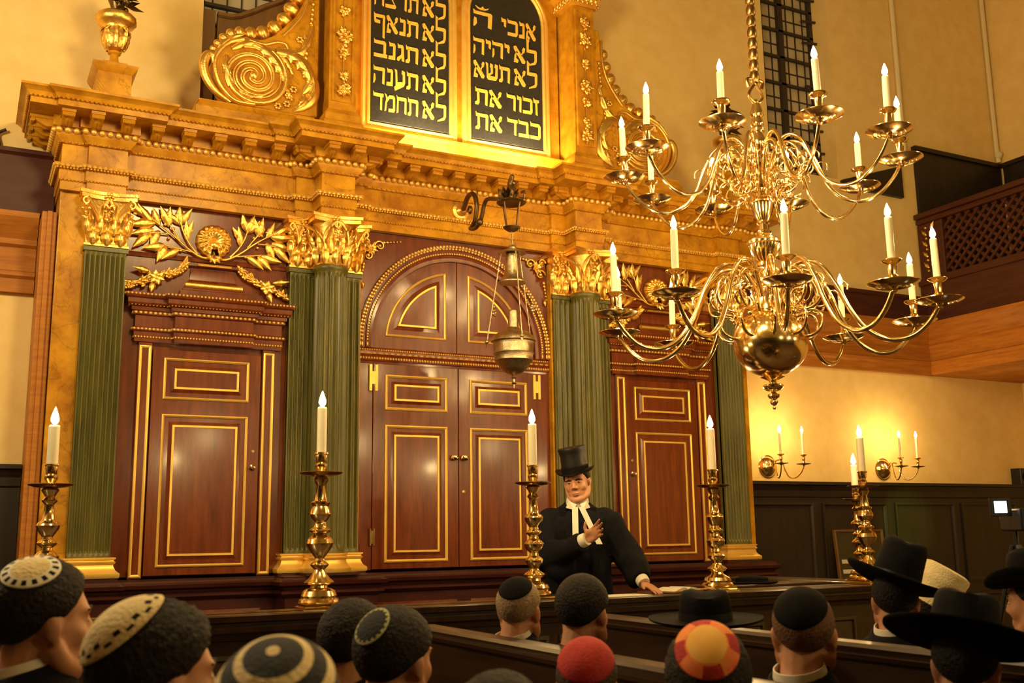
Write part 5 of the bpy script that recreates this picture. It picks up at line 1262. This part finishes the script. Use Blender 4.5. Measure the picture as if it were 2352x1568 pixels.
def person(pos,phi,label,coatm=M_BLACK,bodym=None,coatmesh=None,col=True,grp='seated congregation seen from behind',yaw=0):
    # pos: centre of the skull; phi: where the face points; yaw: how far the head is turned on the shoulders
    s=(pos[2]-ZF)/HC.z
    bphi=phi-yaw
    t=empty('person',(pos[0],pos[1],ZF),-radians(bphi)); t.scale=(s,)*3
    off=Matrix.Rotation(-radians(bphi),4,'Z')@Vector((0,.03*s,0)); t.location=(pos[0]-off.x,pos[1]-off.y,ZF)
    tag(t,label,'person',grp)
    mobj('body',bodym or SEATS[yaw],M_SKIN,t); mobj('jacket',coatmesh or COATM,coatm,t); mobj('trousers',TROU,M_BLACK,t)
    if col: collar(t)
    lapel(t,coatm)
    t['_yaw']=yaw
    return t
solid=lambda f,a:0
def T(p,*obs):
    for o in obs: turn(o,p['_yaw'])
    eyes(p,p['_yaw'])
    del p['_yaw']
def eyes(par,yaw,c=(0,.03,HZ),brow=M_HAIRD):
    for s in (-1,1):
        e=MB(); e.sphere((c[0]+s*.031,c[1]+.0765,c[2]+.003),(.0110,.0090,.0055),12,8); o=turn(e.build('eye',M_WHITE,par),yaw)
        MB().sphere((c[0]+s*.031,c[1]+.0836,c[2]+.003),(.0050,.0030,.0048),10,6).build('iris',M_WICK,o)
        turn(MB().tube([(c[0]+s*.012,c[1]+.0875,c[2]+.022),(c[0]+s*.030,c[1]+.0875,c[2]+.0295),(c[0]+s*.052,c[1]+.073,c[2]+.024)],[.0035,.0048,.0025],6).build('eyebrow',brow,par),yaw)
# boy at far left
BARM=[LAP[0],((.17,-.01,.985),(.16,.19,.79),(-.01,.195,.985),(-.12,-.12,1),(-.35,-.9,.1),(-.2,-.9,.1))]
BM=seated(BARM,'boy_body',-25,.006); BC=coat(BARM,'boy_coat')
p=person((-3.407,-5.179,1.040),4+66,'boy in profile at far left, white topped skullcap, hand at his mouth',M_BLACK,BM,BC,yaw=-25)
def boycap(f,a):
    if f<.66: return 0
    k=int(a/(2*pi)*30)
    if f<.72 or f>.93: return 1
    return 2 if k%2 else 1
T(p,hair(p,M_HAIRD,.13,.02,20,seed=1),cap(p,[M_CREAM,M_WHITE,M_BLACK],boycap,31,20,30,1.165,seg=60,rings=28))
p=person((-3.246,-5.792,.967),9.4+64,'person near left in a big cream crocheted skullcap with dark zigzag border',M_BLACK,yaw=-25)
def zig(f,a):
    u=(a/(2*pi)*22)%1
    return 1 if .74<f<.92 and abs(u-.5)<.30 and (f<.83)==(int(a/(2*pi)*22)%2==0) else 0
T(p,hair(p,M_HAIRD,.20,.06,13,seed=2),cap(p,[M_CREAM,M_BLACK],zig,46,42,-6,1.27,crown=.06,seg=132,rings=26))
p=person((-3.179,-6.361,.942),15.3+8,'person at the bottom edge in a navy skullcap with white crocheted rings',M_BLACK,yaw=-45)
T(p,hair(p,M_HAIRD,.12,.03,16,seed=3),cap(p,[M_NAVYC,M_CREAM],lambda f,a: 1 if (f<.10 or .43<f<.56 or (.80<f<.985)) else 0,58,30,0,1.20,seg=64,rings=42))
p=person((-2.564,-4.898,.913),19.1+40,'dark haired person without a cap, partly behind the green edged skullcap',M_BLACK,col=False,yaw=-25)
T(p,hair(p,M_HAIRD,.14,.03,18,seed=4))
p=person((-2.626,-5.383,.920),21.3+38,'young man with dark hair and a small dark skullcap with pale green edging',M_BLACK,col=False,yaw=-25)
M_GREENY=mat('pale_green_crochet',(.42,.42,.20),.85,bump=.5,bscale=150)
T(p,hair(p,M_HAIRD,.14,.025,20,seed=5),cap(p,[M_NAVYC,M_GREENY],lambda f,a: 1 if (.78<f<.97 and not(f<.86 and int(a/(2*pi)*36)%2)) else 0,30,52,0,1.175,seg=72,rings=24))
p=person((-1.649,-4.174,.931),27.8+22,'grey haired man with a black skullcap and white collar behind the first pew',M_BLACK,yaw=-25)
T(p,hair(p,M_HAIRG,.05,.012,26,seed=6),cap(p,[M_FELT],solid,47,33,6,1.09))
p=person((-1.643,-4.640,.949),31.2+26,'bareheaded man with short dark hair in front of the speaker',M_BLACK,col=False,yaw=-25)
T(p,hair(p,M_HAIRD,.12,.015,26,seed=7))
p=person((-2.145,-5.482,.832),31.1+12,'person in a plain red velvet skullcap at the bottom centre',M_BLACK,col=False,yaw=-25)
T(p,hair(p,M_HAIRB,.06,.015,24,seed=8),cap(p,[M_RED],solid,60,34,8,1.13,crown=.05))
p=person((-2.741,-6.170,.857),26.7+10,'dark head cut off by the bottom edge, left of the red skullcap',M_BLACK,col=False,yaw=-45)
T(p,hair(p,M_HAIRD,.16,.03,16,seed=9))
p=person((-1.386,-4.989,.877),37.5,'man in a low black wide brimmed hat beyond the orange patterned skullcap',M_BLACK,yaw=-25)
T(p,hair(p,M_HAIRD,.06,.01,24,seed=10),hat_fedora(p,M_FELT,4,0,.192,0,.10))
p=person((-2.080,-5.892,.874),37.1,'person with dark curly hair and a round red and orange patterned skullcap',M_BLACK,col=False,yaw=-25)
def ocap(f,a):
    x,y=f*cos(a),f*sin(a)
    if x*x+(y+.05)**2<.33: return 1
    if x*x+(y+.05)**2<.40: return 0
    return 2 if sin(4*a+1.0)>.1 else 0
T(p,hair(p,M_HAIRD,.27,.05,12,seed=11),cap(p,[M_ORANGE,M_YELLOW,M_RED],ocap,43,46,0,1.36,seg=96,rings=34,crown=.02))
p=person((-1.514,-5.589,.937),42.4+2,'man with cropped reddish hair, both ears showing, in a large black skullcap',M_BLACK,yaw=-25)
T(p,hair(p,M_HAIRC,.045,.010,28,seed=12),cap(p,[M_FELT],solid,57,38,-6,1.085))
p=person((-.405,-4.884,.946),46.9-4,'man in a tall crowned black fedora with a white collar at right',M_BLACK,yaw=-25)
sp_=MB().tube([(.078,.095,1.183),(.084,.06,1.186),(.086,.02,1.19)],.002,6).tube([(-.078,.095,1.183),(-.084,.06,1.186),(-.086,.02,1.19)],.002,6).tube([(-.078,.095,1.183),(-.03,.124,1.185),(.03,.124,1.185),(.078,.095,1.183)],.002,6).build('spectacles',M_IRON,p)
T(p,hair(p,M_HAIRD,.06,.01,24,seed=13),hat_fedora(p,M_FELT,-6,21,.182,.02,.165,dz=.012,pinch=.016),sp_)
p=person((.095,-4.615,.875),48.6-8,'person in a tall cream ribbed cap just behind the man in the fedora',M_BLACK,yaw=-25)
M_=Matrix.Translation((HC.x,HC.y-.005,HC.z+.02))@Matrix.Rotation(radians(32),4,'Y')
tc=MB().lathe([(.088,-.03),(.099,-.028),(.100,.0),(.096,.012),(.098,.03),(.103,.075),(.106,.09),(.102,.10),(.105,.125),(.100,.14),(.08,.148),(.04,.15),(.001,.15)],seg=40,sy=1.12,M=M_).build('tall_cap',M_CREAM,p,angle=40)
T(p,hair(p,M_HAIRD,.05,.01,24,seed=14),tc)
p=person((-1.287,-5.922,.869),49.9,'dark figure in a broad black hat filling the bottom right corner',M_NAVY,col=False,yaw=-25)
T(p,hair(p,M_HAIRD,.06,.01,24,seed=15),hat_fedora(p,M_FELT,-16,10,.205,0,.125,dz=.012))
p=person((-.378,-5.477,.968),53.4-62,'man at the right edge in profile under a dark hat with curled brim',M_BLACK,yaw=0)
T(p,hair(p,M_HAIRD,.06,.01,24,seed=16),hat_fedora(p,M_FELT,-2,0,.155,.05,.12))
# ------------------------------------------------------------------ the speaker
ZP=-.05
SPK=empty('person',(-.010,-1.90,ZP),-radians(208)); SPK.scale=(1.003,)*3; tag(SPK,'speaker in a black top hat and black gown with white neck bands, one hand raised','person')
HM=Matrix.Translation((0,0,1.565))@Matrix.Rotation(radians(7),4,'Y')@Matrix.Rotation(radians(-17),4,'Z')@Matrix.Rotation(radians(-4),4,'X')@Matrix.Scale(1.06,4)
mb=MB(); head(mb,HM)
limb(mb,[(0,-.015,1.53),(0,-.03,1.45),(0,-.045,1.37)],[.058,.058,.07])
mb.lathe([(.02,.86),(.15,.88),(.165,.95),(.14,1.06),(.15,1.18),(.165,1.28),(.14,1.36),(.07,1.41),(.02,1.415)],(0,-.05,0),20,sy=.66)
for s in (-1,1): limb(mb,[(s*.09,-.05,.92),(s*.10,-.03,.5),(s*.11,-.05,.08)],[.09,.06,.04]); EL(mb,(s*.115,.02,.036),(.042,.125,.035))
RW=(-.040,.275,1.205); limb(mb,[(.175,-.045,1.345),(.195,.06,1.10)],[.05,.042]); limb(mb,[(.195,.06,1.10),RW],[.042,.028])
hand(mb,RW,(-.60,.50,.46),(.35,-.15,.90),(.25,.85,-.2),curls=(.22,.34,.42,.50),spread=.13,sc=1.08,thumb=(.95,.25,.05))
LW=(-.395,.165,.925); limb(mb,[(-.185,-.045,1.345),(-.31,-.03,1.10)],[.05,.042]); limb(mb,[(-.31,-.03,1.10),LW],[.042,.028])
hand(mb,LW,(-.60,.72,-.36),(.75,.55,.1),(0,.1,-1),curls=(.10,.13,.16,.2),spread=.14,sc=1.05,thumb=(.7,.7,.1))
SB=fuse(mb,.0045,'speaker_body',4); mobj('body',SB,M_SKIN,SPK)
# face details in head space
def hp(v): return HM@Vector(v)
for s in (-1,1):
    EL_=MB(); EL(EL_,(s*.031,.0765,.002),(.0115,.0085,.0040),HM); o=EL_.build('eye',M_WHITE,SPK)
    e=MB(); EL(e,(s*.031,.0832,.002),(.0046,.003,.0040),HM); e.build('iris',M_WICK,o)
    MB().tube([hp((s*.046,.076,.003)),hp((s*.031,.0865,.0068)),hp((s*.017,.082,.002))],[.0012,.0022,.0012],6).build('upper_lid',M_HAIRD,SPK)
    MB().tube([hp((s*.013,.0895,.018)),hp((s*.030,.0895,.0245)),hp((s*.053,.073,.019))],[.0032,.0050,.0025],6).build('eyebrow',M_HAIRD,SPK)
M_LIP=mat('lips',(.45,.17,.12),.5)
e=MB(); EL(e,(0,.0885,-.0605),(.020,.006,.0036),HM); EL(e,(0,.0868,-.0695),(.017,.006,.0042),HM); e.build('lips',M_LIP,SPK)
# short dark hair under the hat
mb=MB(); 
rows=[]
for i in range(33):
    t=pi*i/32; row=[]
    for j in range(48):
        a=2*pi*j/48; d=Vector((sin(t)*cos(a),sin(t)*sin(a),-cos(t))); b=d.z-hairline(d.y); k=sstep(0,.22,b); m=1+.06*k if b>0 else 1-.22*sstep(0,.18,-b)
        row.append(tuple(hp((HR[0]*m*d.x,-.012+HR[1]*m*d.y,.035+HR[2]*m*d.z))))
    rows.append(row)
mb.grid(rows,wrap=True); mb.build('hair',M_HAIRD,SPK)
# top hat
TM=HM@Matrix.Translation((0,-.008,.060))@Matrix.Rotation(radians(-4),4,'X')
mb=MB(); rows=[]
for r_,z in ((.080,0),(.083,.012),(.080,.068),(.079,.115),(.082,.138),(.0875,.156),(.086,.161),(.05,.163),(.001,.163)): rows.append([(r_*cos(a),r_*1.2*sin(a),z) for a in [2*pi*j/48 for j in range(48)]])
mb.grid(rows,M=TM,wrap=True); rows=[]
for t,dz_ in ((0,0),(.4,-.001),(.8,.004),(1,.012),(1,.016),(.85,.010),(.4,.004),(0,.004)):
    r_=.080+.043*t; rows.append([(r_*cos(a),(r_*1.2)*sin(a),dz_+.022*t*t*cos(a)**2-.008*t*sin(a)**2) for a in [2*pi*j/48 for j in range(48)]])
mb.grid(rows,M=TM,wrap=True); h=mb.build('top_hat',M_SILK,SPK,angle=50)
MB().grid([[(.0845*cos(a),.0845*1.2*sin(a),z) for a in [2*pi*j/48 for j in range(48)]] for z in (.004,.045)],M=TM,wrap=True).build('hat_band',M_FELT,h)
# gown
mb=MB()
mb.lathe([(.03,.02),(.27,.03),(.265,.2),(.25,.5),(.23,.8),(.215,1.0),(.205,1.12),(.212,1.24),(.20,1.32),(.165,1.375),(.11,1.42),(.078,1.445),(.03,1.445)],(0,-.055,0),36,sy=.74,fl=lambda r,z,a:r*(1+(.035*sin(9*a+z*2)+.02*sin(17*a))*sstep(1.25,.5,z)))
for s in (-1,1): EL(mb,(s*.175,-.05,1.335),(.085,.085,.075))
limb(mb,[(.18,-.045,1.335),(.215,.05,1.12),(.20,.075,1.09)],[.088,.10,.10]); limb(mb,[(.205,.06,1.09),(.10,.155,1.125),(-.008,.25,1.180)],[.098,.085,.060]); EL(mb,(.12,.11,1.03),(.10,.07,.10))
limb(mb,[(-.19,-.045,1.335),(-.30,-.03,1.12),(-.335,-.01,1.06)],[.088,.098,.10]); limb(mb,[(-.32,-.02,1.10),(-.36,.07,1.0),(-.385,.135,.945)],[.10,.092,.062]); EL(mb,(-.35,.03,.99),(.07,.08,.10))
GM=fuse(mb,.011,'gown_mesh',2)
for v in GM.vertices:
    n_=mnoise.noise(v.co*7)*.008+mnoise.noise(Vector((v.co.x*16,v.co.y*16,v.co.z*4)))*.007; v.co+=v.normal*n_
mobj('gown',GM,M_BLACK,SPK)
# open front edge of the gown
for s in (-1,1):
    mb=MB(); rows=[]
    for i in range(13):
        t=i/12; z=1.405-.50*t; xx=s*(.060+.012*sin(t*4)); yy=.075-.055+.055*(1-(1-t)**2)*1.2+.02*t
        rows.append([(xx,yy+.010,z),(xx+s*.02,yy+.022,z),(xx+s*.055,yy+.010,z),(xx+s*.06,yy-.02,z)])
    mb.grid(rows); mb.build('gown_facing',M_FELT,SPK)
# collar, bands, cuffs
mb=MB(); MM=Matrix.Translation((0,-.026,1.432))@Matrix.Rotation(radians(-12),4,'X')
mb.grid([[(rr*cos(a),rr*1.06*sin(a),z+.012*max(0,sin(a))) for a in [2*pi*j/40 for j in range(40)]] for rr,z in ((.066,-.03),(.078,-.024),(.074,.012),(.069,.040),(.066,.040),(.064,0))],M=MM,wrap=True)
for s in (-1,1): mb.add([(s*.012,.062,1.425),(s*.055,.050,1.445),(s*.078,.030,1.408),(s*.030,.072,1.395),(s*.012,.070,1.421),(s*.055,.058,1.441),(s*.078,.040,1.402),(s*.030,.082,1.389)],[(0,1,2,3),(7,6,5,4),(0,4,5,1),(1,5,6,2),(2,6,7,3),(3,7,4,0)])
mb.build('wing_collar',M_WHITE,SPK,smooth=False)
for s in (-1,1):
    rows=[]
    for i in range(8):
        t=i/7; z=1.405-(.185 if s>0 else .235)*t; xx=(.022+.004*t) if s>0 else -(.020+.105*t); yy=.080+.058*t
        rows.append([(xx-.019,yy,z),(xx+.019,yy,z),(xx+.019,yy+.004,z),(xx-.019,yy+.004,z),(xx-.019,yy,z)])
    mb=MB().grid(rows); mb.add(rows[-1][:4],[(0,1,2,3)]); mb.build('neck_band',M_WHITE,SPK,smooth=False)
for W_,e in ((RW,(.195,.06,1.10)),(LW,(-.31,-.03,1.10))):
    W_=Vector(W_); e=Vector(e); d=(e-W_).normalized(); MB().tube([W_+d*.000,W_+d*.012,W_+d*.06],[.040,.042,.044],20).build('shirt_cuff',M_WHITE,SPK)
# ------------------------------------------------------------------ light
WC=(1.0,.735,.31)
def point(name,loc,power,r,color=WC):
    l=bpy.data.lights.new(name,'POINT'); l.energy=power; l.shadow_soft_size=r; l.color=color
    o=bpy.data.objects.new(name,l); COL.objects.link(o); o.location=loc; return o
# unseen point lights standing in for the room's other chandeliers
point('chandelier_standin',(-5.4,-2.8,4.2),230,.3,(1,.80,.46))
point('chandelier_standin',(-1.9,-4.4,5.0),230,.4)  # set high above the heads to light the ark front
point('chandelier_standin',(4.0,-5.2,5.2),60,.5)
point('chandelier_standin',(-.3,-8.7,2.75),40,.10); point('chandelier_standin',(2.1,-8.7,2.7),60,.10); point('chandelier_standin',(4.6,-8.7,2.7),40,.10)
# lamps hidden on top of the cornice, lighting the tablets from below
for x in (-.36,.46):
    l=bpy.data.lights.new('cornice_lamp','AREA'); l.shape='RECTANGLE'; l.size=.62; l.size_y=.05; l.energy=15; l.color=(1,.82,.50)
    o=bpy.data.objects.new('cornice_lamp',l); COL.objects.link(o); o.location=(x,-.30,4.335); o.rotation_euler=(radians(180-60),0,0)
# spot from an unseen source, added for the green light on the wainscot
l=bpy.data.lights.new('green_spot','SPOT'); l.energy=40; l.spot_size=radians(34); l.spot_blend=.9; l.color=(.55,1,.12); l.shadow_soft_size=.03
o=bpy.data.objects.new('green_spot',l); COL.objects.link(o); o.location=(5.2,-1.2,1.5); o.rotation_euler=Vector((.25,1.53,-.25)).to_track_quat('-Z','Y').to_euler()
w=bpy.data.worlds.new('world'); SC.world=w; w.use_nodes=True
w.node_tree.nodes['Background'].inputs['Color'].default_value=(.02,.025,.04,1); w.node_tree.nodes['Background'].inputs['Strength'].default_value=.2
vs=SC.view_settings; vs.view_transform='Standard'; vs.look='None'; vs.gamma=1; vs.exposure=0.70
try: vs.use_curve_mapping=False
except Exception: pass
